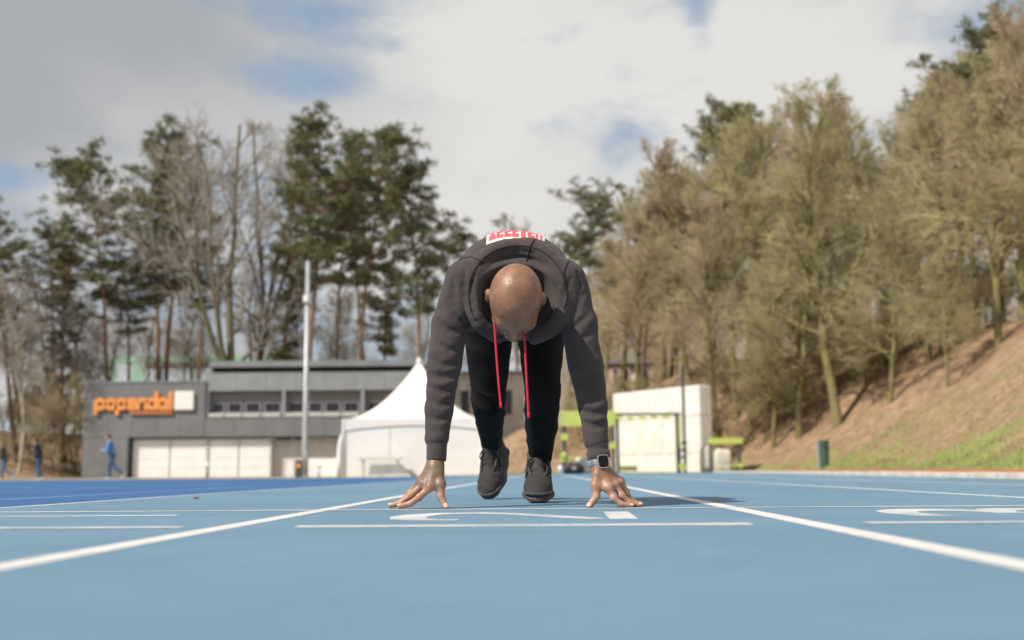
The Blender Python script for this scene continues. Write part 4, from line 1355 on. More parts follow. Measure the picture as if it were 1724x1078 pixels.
# sports bag and its silver bottle on the track edge
M_bag = mat('dark_plum_bag', col=(0.045, 0.036, 0.045), rough=0.7, var=0.3, vscale=8, bump=0.5, bscale=14)
Yb = 36.0
bx = P(966, 797, Yb).x
bag = empty('sports_bag', (bx, Yb, 0.002), 'dark plum sports bag lying at the far end of the runner\'s lane', 'bag')
BG = Vector(bag.location)
bf = Field(0.2)
bf.cap((bx - 0.24, Yb, 0.16), (bx + 0.22, Yb + 0.05, 0.15), 0.155, 0.14, 0.05)
bf.cap((bx - 0.1, Yb, 0.22), (bx + 0.12, Yb, 0.22), 0.16, 0.15, 0.06)
bf.post.append(lambda p: 0.012 * wob(p, 14, 1.0))
v, f_ = surface(bf, (bx - .6, Yb - .4, 0.0), (bx + .6, Yb + .5, .6), 0.02)
v[:, 2] = np.maximum(v[:, 2], 0.003)
body_b = obj('bag_body', np_mesh('bag_body', v - np.array(BG), f_), M_bag, bag, smooth=True)
for dy in (-0.13, 0.13):
    MB(BG).tube([(bx - 0.14, Yb + dy, 0.33), (bx - 0.06, Yb + dy, 0.43), (bx + 0.06, Yb + dy, 0.43), (bx + 0.14, Yb + dy, 0.33)], 0.014, 6).build('handle', M_dk, bag, smooth=True)
MB(BG).box((bx - 0.06, Yb - 0.175, 0.14), (bx + 0.06, Yb - 0.15, 0.24)).build('pocket_patch', M_wedge, bag)
bo = P(944, 798, 35.6)
btl = empty('water_bottle', (bo.x, 35.6, 0.002), 'silver drinking bottle standing beside the dark sports bag', 'bottle')
KB = Vector(btl.location)
M_silver = mat('brushed_silver', col=(0.62, 0.62, 0.64), rough=0.4, metal=0.6)
MB(KB).tube([(bo.x, 35.6, 0.002), (bo.x, 35.6, 0.01), (bo.x, 35.6, 0.22), (bo.x, 35.6, 0.27)], [0.085, 0.095, 0.095, 0.05], 14).build('flask', M_silver, btl, smooth=True)
MB(KB).tube([(bo.x, 35.6, 0.271), (bo.x, 35.6, 0.32)], [0.05, 0.045], 12).build('cap', M_wedge, btl)

# green litter bin on the verge
M_green = mat('dark_green_bin', col=(0.045, 0.10, 0.075), rough=0.55, var=0.15, vscale=5)
Yg = 39.0
gx_ = P(1388.5, 784, Yg).x
gg = tz(gx_, Yg)
binn = empty('litter_bin', (gx_, Yg, gg), 'upright dark green litter bin on the verge below the bank', 'litter bin')
KG = Vector(binn.location)
zt = P(1388, 741, Yg).z
n = 14
out = []
MB(KG).tube([(gx_, Yg, gg - 0.05), (gx_, Yg, gg + 0.02), (gx_, Yg, zt - 0.10)], [0.15, 0.155, 0.175], 12).build('drum', M_green, binn)
MB(KG).tube([(gx_, Yg, zt - 0.098), (gx_, Yg, zt - 0.03), (gx_, Yg, zt)], [0.19, 0.19, 0.15], 12).build('lid', M_green, binn)
MB(KG).box((gx_ - 0.26, Yg - 0.03, gg - 0.05), (gx_ - 0.18, Yg + 0.05, zt - 0.02)).build('post', M_steel, binn)
MB(KG).box((gx_ - 0.09, Yg - 0.20, zt - 0.26), (gx_ + 0.09, Yg - 0.165, zt - 0.13)).build('slot', M_gap, binn)

# fallen leaves and crumbs on the track
M_leaf = mat('dry_leaf', col=(0.24, 0.13, 0.065), rough=0.8, var=0.4, vscale=60)
def leaf(x, y, s, a, label):
    vs_, fs = [], []
    n = 7
    ca, sa = math.cos(a), math.sin(a)
    for i in range(n):
        t = i / (n - 1)
        w_ = math.sin(math.pi * (0.06 + 0.90 * t)) * 0.36
        for u, k in ((-1, 0.20), (0, 0.0), (1, 0.26)):
            lx_, ly_ = (t - 0.5) * s, u * w_ * s
            vs_.append((x + lx_ * ca - ly_ * sa, y + lx_ * sa + ly_ * ca, 0.004 + s * (k * 1.2 + 0.16 * (2 * t - 1) ** 2)))
    for i in range(n - 1):
        for j in range(2):
            q = i * 3 + j
            fs.append((q, q + 1, q + 4, q + 3))
    e = empty('fallen_leaf', (x, y, 0.003), label, 'leaf', 'leaves on the track')
    o = MB(e.location).add(vs_, fs).build('blade', M_leaf, e, smooth=True)
    o.modifiers.new('t', 'SOLIDIFY').thickness = 0.0008
    MB(e.location).tube([(x - 0.5 * s * ca, y - 0.5 * s * sa, 0.004 + 0.16 * s), (x - 0.85 * s * ca, y - 0.85 * s * sa, 0.005)], [0.0011, 0.0008], 5).build('stalk', M_leaf, e)
q = P(331, 843, 4.95); leaf(q.x, 4.95, 0.022, 0.7, 'curled brown leaf on the light lane beside the deep blue track')
q = P(1010, 862, 3.3); 
q = P(186, 850, 4.15); leaf(q.x, 4.15, 0.009, 2.0, 'tiny dry leaf scrap near the edge line of the deep blue track')
q = P(1250, 842, 4.3); leaf(q.x, 4.3, 0.010, 1.2, 'tiny dry leaf scrap in the lane numbered three')

# ================================================================== the runner
def m_skin(nb, bs, co):
    pos = nb.n('ShaderNodeNewGeometry').outputs['Position']
    f = nb.noise(pos, 22, 5, 0.6); g = nb.noise(pos, 130, 4, 0.6)
    c = nb.mix(nb.rng(f, 0.3, 0.7), (0.215, 0.105, 0.062), (0.32, 0.165, 0.10))
    c = nb.mix(nb.rng(g, 0.45, 0.8, 0, 0.4), c, (0.16, 0.075, 0.045))
    sp0 = nb.n('ShaderNodeSeparateXYZ'); nb.t.links.new(pos, sp0.inputs[0])
    c = nb.mix(nb.rng(sp0.outputs[2], 0.11, 0.06, 0, 0.85), c, nb.mix(nb.rng(f, 0.3, 0.7), (0.36, 0.20, 0.135), (0.46, 0.27, 0.19)))
    # inked back of the right hand: grey-green tattoo with an edge of its own
    sp = nb.n('ShaderNodeSeparateXYZ'); nb.t.links.new(pos, sp.inputs[0])
    t = nb.noise(pos, 75, 4, 0.6, 0.6)
    hand = nb.m('MULTIPLY', nb.rng(sp.outputs[0], -0.185, -0.20, 0, 1), nb.rng(sp.outputs[2], 0.055, 0.075))
    c = nb.mix(nb.m('MULTIPLY', hand, nb.rng(t, 0.36, 0.60, 0.35, 0.75)), c, (0.135, 0.115, 0.082))
    nb.t.links.new(c, bs.inputs['Base Color'])
    bp = nb.n('ShaderNodeBump'); bp.inputs['Strength'].default_value = 0.25; bp.inputs['Distance'].default_value = 0.004
    nb.t.links.new(nb.m('ADD', g, f), bp.inputs['Height']); nb.t.links.new(bp.outputs[0], bs.inputs['Normal'])
    nb.t.links.new(nb.rng(g, 0.3, 0.7, 0.34, 0.52), bs.inputs['Roughness'])
M_skin = mat('skin', m_skin, rough=0.42, spec=0.5)
def cloth(c0, c1, weave=900.0):
    def fn(nb, bs, co):
        pos = nb.n('ShaderNodeNewGeometry').outputs['Position']
        f = nb.noise(pos, 9, 5, 0.6); g = nb.noise(pos, weave, 2, 0.6); l = nb.noise(pos, 60, 4, 0.65)
        c = nb.mix(nb.rng(f, 0.3, 0.7), c0, c1)
        c = nb.mix(nb.rng(g, 0.5, 0.75, 0, 0.4), c, tuple(x * 1.6 for x in c1))
        nb.t.links.new(c, bs.inputs['Base Color'])
        bp = nb.n('ShaderNodeBump'); bp.inputs['Strength'].default_value = 0.5; bp.inputs['Distance'].default_value = 0.003
        nb.t.links.new(nb.m('ADD', nb.m('MULTIPLY', g, 0.4), l), bp.inputs['Height']); nb.t.links.new(bp.outputs[0], bs.inputs['Normal'])
    return fn
M_hood = mat('charcoal_fleece', cloth((0.058, 0.048, 0.049), (0.074, 0.062, 0.063)), rough=0.95, spec=0.12, sheen=0.10)
M_rib = mat('charcoal_rib_knit', cloth((0.060, 0.050, 0.051), (0.074, 0.062, 0.063), 500), rough=0.95, spec=0.15, sheen=0.25)
M_pants = mat('black_jersey', cloth((0.011, 0.010, 0.0105), (0.016, 0.0145, 0.015)), rough=0.95, spec=0.12)
M_seam = mat('dark_stitching', col=(0.012, 0.010, 0.011), rough=0.95)
M_shoe = mat('black_knit_shoe', cloth((0.034, 0.031, 0.032), (0.058, 0.053, 0.053), 420), rough=0.8, spec=0.3)
M_sole = mat('dark_rubber', col=(0.065, 0.062, 0.062), rough=0.7, var=0.3, vscale=30, bump=0.3, bscale=150)
M_lace = mat('black_lace', col=(0.012, 0.012, 0.013), rough=0.85)
M_overlay = mat('grey_black_overlay', col=(0.070, 0.066, 0.066), rough=0.6, var=0.2, vscale=60)
M_cord = mat('red_cord', col=(0.62, 0.018, 0.045), rough=0.7, var=0.25, vscale=150, bump=0.6, bscale=300)
M_nail = mat('fingernail', col=(0.62, 0.47, 0.38), rough=0.4, var=0.1, vscale=60)

RO = Vector((0.0, 4.0, 0.0))
runner = empty('person', RO, 'runner in black hoodie and trousers crouched on fingertips at the start line, head bowed', 'person')
def at(*a): return np.array(P(*a))

# shoes first: the legs end in them. Local frame: toe tip at the origin, heel towards +y, up +z
def shoe_fields():
    up = Field(0.05)
    up.ell((0, 0.068, 0.042), (0.047, 0.066, 0.036), 0.02)
    up.cap((0, 0.09, 0.046), (0, 0.185, 0.072), 0.043, 0.042, 0.03)
    up.cap((0, 0.245, 0.036), (0, 0.238, 0.105), 0.036, 0.034, 0.03)
    up.cap((0, 0.20, 0.085), (0, 0.215, 0.118), 0.040, 0.037, 0.03)
    up.cap((0, 0.13, 0.088), (0, 0.172, 0.140), 0.020, 0.016, 0.02)
    up.cap((0.0, 0.272, 0.10), (0, 0.278, 0.132), 0.012, 0.009, 0.02)
    up.post.append(lambda p: 0.0012 * np.sin(p[:, 1] * 190 + 2.0 * np.sin(p[:, 0] * 60)) * (p[:, 2] > 0.045))
    so_ = Field(0.05)
    k = 2.4
    for a, b_, ra, rb in (((0, 0.047, 0.02), (0, 0.105, 0.017), 0.045, 0.053), ((0, 0.105, 0.017), (0, 0.18, 0.018), 0.053, 0.044), ((0, 0.18, 0.018), (0, 0.25, 0.020), 0.044, 0.041)):
        so_.cap(a, b_, ra, rb, 0.01, (1, 1, k))
    return up, so_
up_f, so_f = shoe_fields()
upper_v = surface(up_f, (-0.07, -0.01, -0.01), (0.07, 0.31, 0.17), 0.003)
sole_v = surface(so_f, (-0.07, -0.01, -0.01), (0.07, 0.31, 0.05), 0.003)
def place_shoe(toe, pitch, yaw, roll=0.0):
    M = Matrix.Rotation(yaw, 4, 'Z') @ Matrix.Rotation(pitch, 4, 'X') @ Matrix.Rotation(roll, 4, 'Y')
    m3 = np.array(M.to_3x3())
    zmin = (sole_v[0] @ m3.T)[:, 2].min()
    return Matrix.Translation(Vector((toe[0], toe[1], -zmin))) @ M
tA = P(829, 839.5, 4.64); tB = P(906, 846.0, 4.00)
MA = place_shoe((tA.x - 0.012, tA.y, 0), R(47), R(-17), R(-4))
MBs = place_shoe((tB.x, tB.y, 0), R(13), R(-2))
def make_shoe(M, lab):
    rel = Matrix.Translation(-RO) @ M
    sh = obj('shoe', np_mesh('shoe', *upper_v), M_shoe, runner, smooth=True)
    sh.matrix_local = rel
    so_o = obj('sole', np_mesh('sole', *sole_v), M_sole, sh, smooth=True)
    # overlays: eyestay on each side, toe guard and padded collar
    for s in (-1, 1):
        q = [(s * 0.024, 0.088, 0.086), (s * 0.031, 0.115, 0.093), (s * 0.034, 0.145, 0.104), (s * 0.033, 0.175, 0.117)]
        MB().tube(q, [0.005, 0.006, 0.006, 0.005], 7, flat=0.5).build('eyestay', M_overlay, sh, smooth=True)
        q = [(s * 0.047, 0.10, 0.055), (s * 0.043, 0.14, 0.075), (s * 0.040, 0.17, 0.095)]
        MB().tube(q, [0.003, 0.004, 0.003], 6).build('side_stripe', M_overlay, sh, smooth=True)
    q = [(0.050 * math.sin(t), 0.062 - 0.060 * math.cos(t), 0.036 + 0.006 * math.cos(t)) for t in np.linspace(-1.5, 1.5, 13)]
    MB().tube(q, 0.0055, 7).build('toe_guard', M_sole, sh, smooth=True)
    q = [(0.037 * math.cos(t), 0.218 + 0.052 * math.sin(t), 0.136 + 0.008 * math.sin(t)) for t in np.linspace(0, 2 * math.pi, 21)]
    MB().tube(q, 0.0065, 7).build('collar', M_overlay, sh, smooth=True)
    # laces: bars over the tongue and two loops
    for i in range(5):
        y = 0.098 + i * 0.018; z = 0.0905 + i * 0.0098
        q = []
        for t in np.linspace(-1, 1, 7):
            q.append((t * 0.027, y + 0.004 * abs(t), z - 0.010 * t * t + (0.004 if i else 0)))
        MB().tube(q, 0.0026, 5).build('lace', M_lace, sh, smooth=True)
    for s in (-1, 1):
        q = [(0, 0.172, 0.134)]
        for t in np.linspace(0.2, 3.0, 8):
            q.append((s * (0.012 + 0.026 * math.sin(t)), 0.166 - 0.030 * math.sin(t * 0.5) , 0.138 - 0.026 * (1 - math.cos(t)) / 1.0))
        MB().tube(q, 0.0026, 5).build('lace', M_lace, sh, smooth=True)
        q = [(0, 0.17, 0.133), (s * 0.018, 0.150, 0.127), (s * 0.036, 0.135, 0.100), (s * 0.047, 0.128, 0.070)]
        MB().tube(q, 0.0023, 5).build('lace', M_lace, sh, smooth=True)
    return sh
make_shoe(MA, ''); make_shoe(MBs, '')
ankA = np.array(MA @ Vector((0, 0.215, 0.125))); ankB = np.array(MBs @ Vector((0, 0.212, 0.128)))

# joints
shA, shB = np.array((-0.142, 3.60, 0.712)), np.array((0.163, 3.60, 0.708))
armA = [shA, at(758, 545, 3.59), at(748, 612, 3.58), at(739, 690, 3.56), at(735.5, 738, 3.545), at(733, 784, 3.535)]
armB = [shB, at(974, 545, 3.59), at(986, 615, 3.58), at(999, 690, 3.56), at(1004, 742, 3.545), at(1009, 786, 3.535)]
hipA, hipB = np.array((-0.085, 4.20, 0.745)), np.array((0.105, 4.17, 0.745))
kneeA, kneeB = at(822, 676, 4.36), at(913, 662, 3.90)
chest = np.array((0.012, 3.68, 0.668)); waist = np.array((0.008, 3.96, 0.795)); pelvis = np.array((0.008, 4.16, 0.79))

# ---- head frame
HA = R(77)
hc = np.array((0, -math.sin(HA), math.cos(HA))); hg = np.array((0, -math.cos(HA), -math.sin(HA))); hx = np.array((1.0, 0, 0))
tilt = R(-4)
def rot_y(v, a):
    return np.array((v[0] * math.cos(a) + v[2] * math.sin(a), v[1], -v[0] * math.sin(a) + v[2] * math.cos(a)))
hc, hg, hx = rot_y(hc, -tilt), rot_y(hg, -tilt), rot_y(hx, -tilt)
HS = 0.98
h0 = at(868, 505, 3.46)
def H(x, g, c): return h0 + HS * (hx * x + hg * g + hc * c)
HR = [hx, hg, hc]
def hr(*r): return tuple(HS * q for q in r)

# ---- hands: pixel, depth for each joint
handA = dict(wrist=armA[-1], fingers=[
    [(724, 820, 3.497), (706, 837.5, 3.492), (691, 848, 3.489), (673, 852.6, 3.487)],
    [(713, 815, 3.512), (692, 834, 3.508), (675, 846.5, 3.506), (658, 851.4, 3.505)],
    [(707, 812, 3.531), (690, 831, 3.540), (677, 844, 3.545), (664, 850.2, 3.55)],
    [(707, 812, 3.552), (699, 829, 3.568), (691, 841, 3.578), (683, 848.8, 3.585)]],
    thumb=[(739, 797, 3.515), (742.5, 816, 3.502), (742, 836, 3.495), (750, 852.0, 3.488)])
handB = dict(wrist=armB[-1], fingers=[
    [(1025, 822, 3.500), (1033, 839, 3.492), (1046, 849, 3.488), (1063, 852.2, 3.487)],
    [(1036, 817, 3.516), (1047, 835, 3.508), (1060, 846, 3.506), (1078, 850.6, 3.505)],
    [(1043, 814, 3.535), (1054, 832, 3.540), (1064, 844, 3.545), (1077, 849.2, 3.55)],
    [(1045, 812, 3.555), (1055, 829, 3.57), (1062, 841, 3.578), (1070, 848.0, 3.585)]],
    thumb=[(1005, 800, 3.515), (1002.5, 817, 3.502), (1004, 836, 3.495), (993, 851.2, 3.488)])
FR = [(0.0118, 0.0101, 0.0092, 0.0082), (0.0120, 0.0103, 0.0093, 0.0083), (0.0115, 0.0097, 0.0089, 0.0080), (0.0105, 0.0082, 0.0073, 0.0064)]
TR = (0.0150, 0.0132, 0.0116, 0.0102)

body = Field(0.05)
# trunk and limbs under the clothes
body.cap(chest, pelvis, 0.095, 0.10, 0.04, (0.72, 1, 1))
for arm in (armA, armB):
    body.chain(arm[:5], (0.045, 0.034, 0.029, 0.024, 0.0240), 0.01)
body.chain([armA[4], armA[5]], (0.0240, 0.0245), 0.02)
body.chain([armB[4], armB[5]], (0.0240, 0.0265), 0.02)
for hip, knee, ank, M in ((hipA, kneeA, ankA, MA), (hipB, kneeB, ankB, MBs)):
    body.chain([hip, knee, ank], (0.075, 0.05, 0.034), 0.03)
    body.cap(ank, np.array(M @ Vector((0, 0.22, 0.06))), 0.034, 0.03, 0.02)
    body.cap(np.array(M @ Vector((0, 0.22, 0.06))), np.array(M @ Vector((0, 0.08, 0.045))), 0.026, 0.022, 0.02)
# neck and head
body.cap((0.012, 3.60, 0.70), H(0, -0.045, -0.05), 0.068, 0.060, 0.03)
body.ell(H(0, -0.004, 0.030), hr(0.0825, 0.100, 0.092), 0.02, HR)
body.ell(H(0, 0.034, -0.03), hr(0.068, 0.066, 0.082), 0.03, HR)
body.ell(H(0, 0.052, -0.085), hr(0.044, 0.042, 0.036), 0.03, HR)
body.cap(H(-0.036, 0.080, 0.006), H(0.036, 0.080, 0.006), 0.016 * HS, 0.016 * HS, 0.02)
body.cap(H(0, 0.092, -0.004), H(0, 0.113, -0.040), 0.009 * HS, 0.0135 * HS, 0.012)
for s in (-1, 1):
    body.ell(H(s * 0.013, 0.103, -0.043), hr(0.010, 0.010, 0.009), 0.008, HR)
    body.ell(H(s * 0.033, 0.092, -0.013), hr(0.017, 0.013, 0.011), 0.008, HR, cut=True)
    body.ell(H(s * 0.033, 0.080, -0.013), hr(0.0125, 0.0125, 0.0115), 0.004, HR)
    body.ell(H(s * 0.044, 0.064, -0.030), hr(0.022, 0.018, 0.018), 0.02, HR)
    # ear: rim and hollow
    er = [hx * s, hg, hc]
    body.ell(H(s * 0.088, -0.012, -0.008), hr(0.011, 0.019, 0.031), 0.010, HR)
    body.ell(H(s * 0.097, -0.006, -0.006), hr(0.006, 0.010, 0.018), 0.005, HR, cut=True)
body.cap(H(-0.02, 0.093, -0.073), H(0.02, 0.093, -0.073), 0.008 * HS, 0.008 * HS, 0.01)
body.cap(H(-0.018, 0.090, -0.086), H(0.018, 0.090, -0.086), 0.009 * HS, 0.009 * HS, 0.008)
# hands
nails = []
for hd in (handA, handB):
    w = hd['wrist']
    th = [at(*q) for q in hd['thumb']]
    fs_ = [[at(*q) for q in f] for f in hd['fingers']]
    for i, f in enumerate(fs_):
        base = w + (f[0] - w) * 0.15 + np.array((0, (i - 1.2) * 0.006, 0))
        body.cap(base, f[0], 0.0165, 0.0125, 0.016)
    for i, f in enumerate(fs_):
        for j in range(3):
            body.cap(f[j], f[j + 1], FR[i][j], FR[i][j + 1], 0.005)
        body.ell(f[0] + np.array((0, -0.003, 0.003)), (0.0125, 0.0125, 0.0115), 0.008)
        body.ell(f[1] + np.array((0, -0.001, 0.0015)), (FR[i][1] * 1.06,) * 3, 0.006)
    body.cap(w, th[0], 0.022, TR[0], 0.02)
    for j in range(3):
        body.cap(th[j], th[j + 1], TR[j], TR[j + 1], 0.007)
    body.cap(th[1], fs_[0][0], 0.0095, 0.0105, 0.016)
    nails.append((fs_, th))
    hd['fs'] = fs_; hd['th'] = th
body_o = sdf_obj('body', body, (-0.46, 3.28, -0.02), (0.48, 5.02, 0.98), 0.0035, M_skin, runner, RO)

# finger nails, pressed pale, each on its finger end
nail_me = MB()
for a in range(6):
    pass
def nail(tip, prev, r, wid, up=Vector((0, -0.35, 1))):
    t, p = Vector(tip), Vector(prev)
    d = (t - p).normalized()
    n = (up - d * up.dot(d)).normalized()
    x = d.cross(n)
    vs_, fs = [], []
    L = wid * 1.15
    for i in range(5):
        u = -0.5 + i / 4
        for j in range(5):
            w_ = -1 + j / 2
            ang = w_ * 0.95
            sh = 1.0 if i < 3 else (0.93 if i == 3 else 0.62)
            vs_.append(t + d * (u * L + r * 0.12) + (x * math.sin(ang * sh) + n * math.cos(ang * sh)) * (r * 1.03 - (0.0012 if i == 4 else 0.0)))
    for i in range(4):
        for j in range(4):
            a = i * 5 + j
            fs.append((a, a + 1, a + 6, a + 5))
    mb = MB(RO).add(vs_, fs)
    o = mb.build('fingernail', M_nail, body_o, smooth=True)
    o.modifiers.new('thick', 'SOLIDIFY').thickness = 0.0012
for hd in (handA, handB):
    for i, f in enumerate(hd['fs']):
        nail(f[3], f[2], FR[i][3], 0.0105)
    nail(hd['th'][3], hd['th'][2], TR[3], 0.0135, Vector((0, -0.8, 0.9)))

# ---- hoodie
hood = Field(0.06)
hood.cap(chest, waist, 0.135, 0.142, 0.05, (0.74, 1, 1))
hood.cap(waist, pelvis + np.array((0, 0.02, 0.0)), 0.142, 0.142, 0.05, (0.80, 1, 1))
hood.cap(shA + np.array((0.03, 0.03, 0.0)), shB + np.array((-0.03, 0.03, 0.0)), 0.080, 0.080, 0.05)
_ci = len(hood.items)
for arm, rr in ((armA, (0.076, 0.0585, 0.0535, 0.0430, 0.0385)), (armB, (0.076, 0.0585, 0.0530, 0.0440, 0.0390))):
    hood.chain(arm[:5], rr, 0.010)
for _i in (_ci, _ci + 4):
    hood.items[_i] = hood.items[_i][:3] + (0.03,) + hood.items[_i][4:]
hood_path = [P(838, 568, 3.575), P(808, 545, 3.545), P(795, 505, 3.54), P(799, 464, 3.56), P(825, 430, 3.585), P(868, 416, 3.595), P(912, 427, 3.585), P(942, 462, 3.56), P(949, 506, 3.54), P(936, 548, 3.545), P(900, 570, 3.575)]
hood_path = [np.array(q) for q in hood_path]
def smooth_path(pts, n=5):
    out = []
    m_ = len(pts)
    for i in range(m_ - 1):
        p0, p1, p2, p3 = pts[max(i - 1, 0)], pts[i], pts[i + 1], pts[min(i + 2, m_ - 1)]
        for t in np.linspace(0, 1, n, endpoint=False):
            out.append(0.5 * (2 * p1 + (p2 - p0) * t + (2 * p0 - 5 * p1 + 4 * p2 - p3) * t * t + (3 * p1 - p0 - 3 * p2 + p3) * t ** 3))
    out.append(pts[-1])
    return out
hp = smooth_path(hood_path, 3)
# the hood lies in a second fold behind the lip, heaped up on the back
back = smooth_path([np.array(q) for q in (P(788, 505, 3.60), P(806, 450, 3.65), P(852, 425, 3.71), P(897, 418, 3.72), P(938, 444, 3.66), P(955, 500, 3.60))], 3)
for i in range(len(back) - 1):
    hood.cap(back[i], back[i + 1], 0.030, 0.030, 0.016)
hood.ell(H(0, -0.040, -0.045), (0.122, 0.112, 0.155), 0.005, HR, cut=True)
for i in range(len(hp) - 1):
    t = i / (len(hp) - 2)
    r_ = 0.021 + 0.008 * math.sin(math.pi * t)
    hood.cap(hp[i], hp[i + 1], r_, r_, 0.008)
def folds(p):
    d = np.zeros(len(p), np.float32)
    z = p[:, 2]
    for arm, sg, ph in ((armA, -1, 0.3), (armB, 1, 2.1)):
        near = np.clip((np.abs(p[:, 0]) - 0.12) / 0.05, 0, 1) * (p[:, 0] * sg > 0)
        n_ = wob(p, 19, ph); n2 = wob(p, 8, ph + 1)
        # slanting drag folds: soft waves that fade in and out round the sleeve
        w1 = np.sin(z * 105 + 2.2 * n_ + 22 * p[:, 0] * sg + 16 * p[:, 1])
        w1 = w1 + 0.35 * np.sin(z * 190 + 3.0 * n2 + 30 * p[:, 1])
        fade = np.clip(0.45 + 1.1 * wob(p, 20, ph + 0.7), 0.1, 1)
        amp = 0.0017 * np.clip(1.2 - np.abs(z - 0.45) / 0.12, 0, 1) + 0.0017 * np.clip(1.2 - np.abs(z - 0.28) / 0.10, 0, 1)
        d -= near * amp * w1 * fade
        w2 = np.sin(z * 48 + 1.6 * n2 - 44 * p[:, 0] * sg + 12 * p[:, 1])
        d -= near * 0.0022 * np.clip(1.2 - np.abs(z - 0.60) / 0.11, 0, 1) * w2 * np.clip(0.5 + wob(p, 13, ph), 0.15, 1)
    d += 0.0034 * wob(p, 21, 0.9) + 0.0012 * wob(p, 55, 2.2)
    return d
# creases pressed into the cloth along lines seen on the sleeves and shoulders
def drop0(a, c, fld):
    p = np.array(P(a, c, 3.30)); d = np.array(ray(a, c)); d /= np.linalg.norm(d)
    t = 0.0
    for _ in range(120):
        e_ = float(fld((p + d * t)[None])[0])
        if e_ < 0.0006: return p + d * t - d * 0.0042
        t += min(max(e_ * 0.7, 0.0005), 0.03)
        if t > 1.0: return None
creases = [[(783, 452), (781, 480), (788, 512), (797, 540)], [(737, 540), (754, 556), (788, 561)], [(733, 576), (756, 589), (784, 586)], [(752, 506), (766, 530), (787, 547)],
           [(763, 470), (762, 500), (770, 525)], [(722, 651), (745, 659), (768, 652)], [(721, 674), (741, 681), (763, 677)], [(744, 628), (763, 634), (776, 629)], [(719, 702), (738, 707), (757, 702)],
           [(730, 606), (748, 616), (776, 610)], [(721, 628), (736, 636), (752, 638)],
           [(961, 470), (949, 498), (943, 528)], [(946, 556), (966, 551), (992, 530)], [(950, 576), (976, 573), (1004, 553)], [(992, 482), (976, 508), (965, 532)], [(972, 458), (978, 480), (974, 505)],
           [(966, 645), (990, 655), (1014, 647)], [(972, 668), (998, 676), (1018, 669)], [(977, 691), (1000, 697), (1020, 691)], [(981, 713), (1002, 718), (1021, 713)], [(960, 612), (980, 622), (1010, 612)], [(985, 634), (1000, 638), (1014, 632)],
           [(812, 446), (838, 428), (868, 423), (900, 427)], [(800, 520), (793, 490), (800, 462)]]
base_f = Field(0.06); base_f.items = list(hood.items)
rgc = random.Random(4)
for line in creases:
    q = [drop0(a, c, base_f) for a, c, _ in smooth_path([np.array((x, y, 0.0)) for x, y in line], 2)]
    q = [v for v in q if v is not None]
    for i in range(len(q) - 1):
        u = (i + 0.5) / max(1, len(q) - 1)
        r_ = (0.0052 + 0.0032 * math.sin(math.pi * u)) * rgc.uniform(0.92, 1.05)
        if np.linalg.norm(q[i + 1] - q[i]) < 0.05:
            hood.cap(q[i], q[i + 1], r_, r_, 0.011, cut=True)
hood.post.append(folds)
hoodie = sdf_obj('hoodie', hood, (-0.40, 3.42, 0.15), (0.42, 4.42, 1.02), 0.0045, M_hood, runner, RO)
# ribbed cuffs
def cuff(arm, pts, rads, nm='cuff'):
    mb = MB(RO)
    q, r_ = [], []
    n = len(pts)
    for i in range(n):
        q.append(Vector(pts[i])); r_.append(rads[i])
    mb.tube(q, r_, 40, caps=False)
    o = mb.build(nm, M_rib, hoodie, smooth=True)
    sm = o.modifiers.new('thick', 'SOLIDIFY'); sm.thickness = 0.004; sm.offset = -1
    # ribs
    for v in o.data.vertices:
        pass
    return o
def along(a, b_, ts):
    return [a + (b_ - a) * t for t in ts]
cuff(armA, along(at(736, 732, 3.546), at(734.5, 776, 3.538), (0, 0.06, 0.12, 0.5, 0.94, 1.0)), (0.030, 0.0345, 0.0335, 0.0318, 0.0312, 0.0298))
cuff(armB, along(at(1004.5, 741, 3.545), at(1008, 774, 3.538), (0, 0.1, 0.2, 0.45, 0.5, 0.6, 0.8, 0.95, 1.0)), (0.032, 0.0345, 0.0348, 0.0340, 0.0330, 0.0365, 0.0378, 0.0365, 0.034))
# drop to the surface of the hoodie along a direction
def drop(p, d, far=0.4):
    p = np.array(p, float); d = np.array(d, float); d /= np.linalg.norm(d)
    t = 0.0
    for _ in range(120):
        s = float(hood((p + d * t)[None])[0])
        if s < 0.0006: break
        t += min(max(s * 0.7, 0.0005), 0.03)
        if t > far: return None
    return p + d * t
def seam(pixels, r_=0.0022):
    q = []
    pts = smooth_path([np.array((a, c, 0.0)) for a, c in pixels], 5)
    for a, c, _ in pts:
        o_ = np.array(P(a, c, 3.30)); dr = np.array(ray(a, c))
        h_ = drop(o_, dr, 1.2)
        if h_ is not None: q.append(Vector(h_))
    if len(q) > 2:
        MB(RO).tube(q, r_, 5).build('seam', M_seam, hoodie, smooth=True)
seam([(900, 403), (894, 414), (890, 426), (887, 440)], 0.0032)
seam([(772, 438), (790, 433), (804, 437), (812, 443)])
seam([(957, 440), (950, 462), (956, 492), (950, 520)])
seam([(796, 470), (790, 500), (797, 533), (803, 536)])
# second stitch line that follows the lip of the hood
seam([(800, 540), (789, 505), (795, 463), (823, 428), (868, 414), (914, 424), (947, 461), (955, 506)], 0.0018)

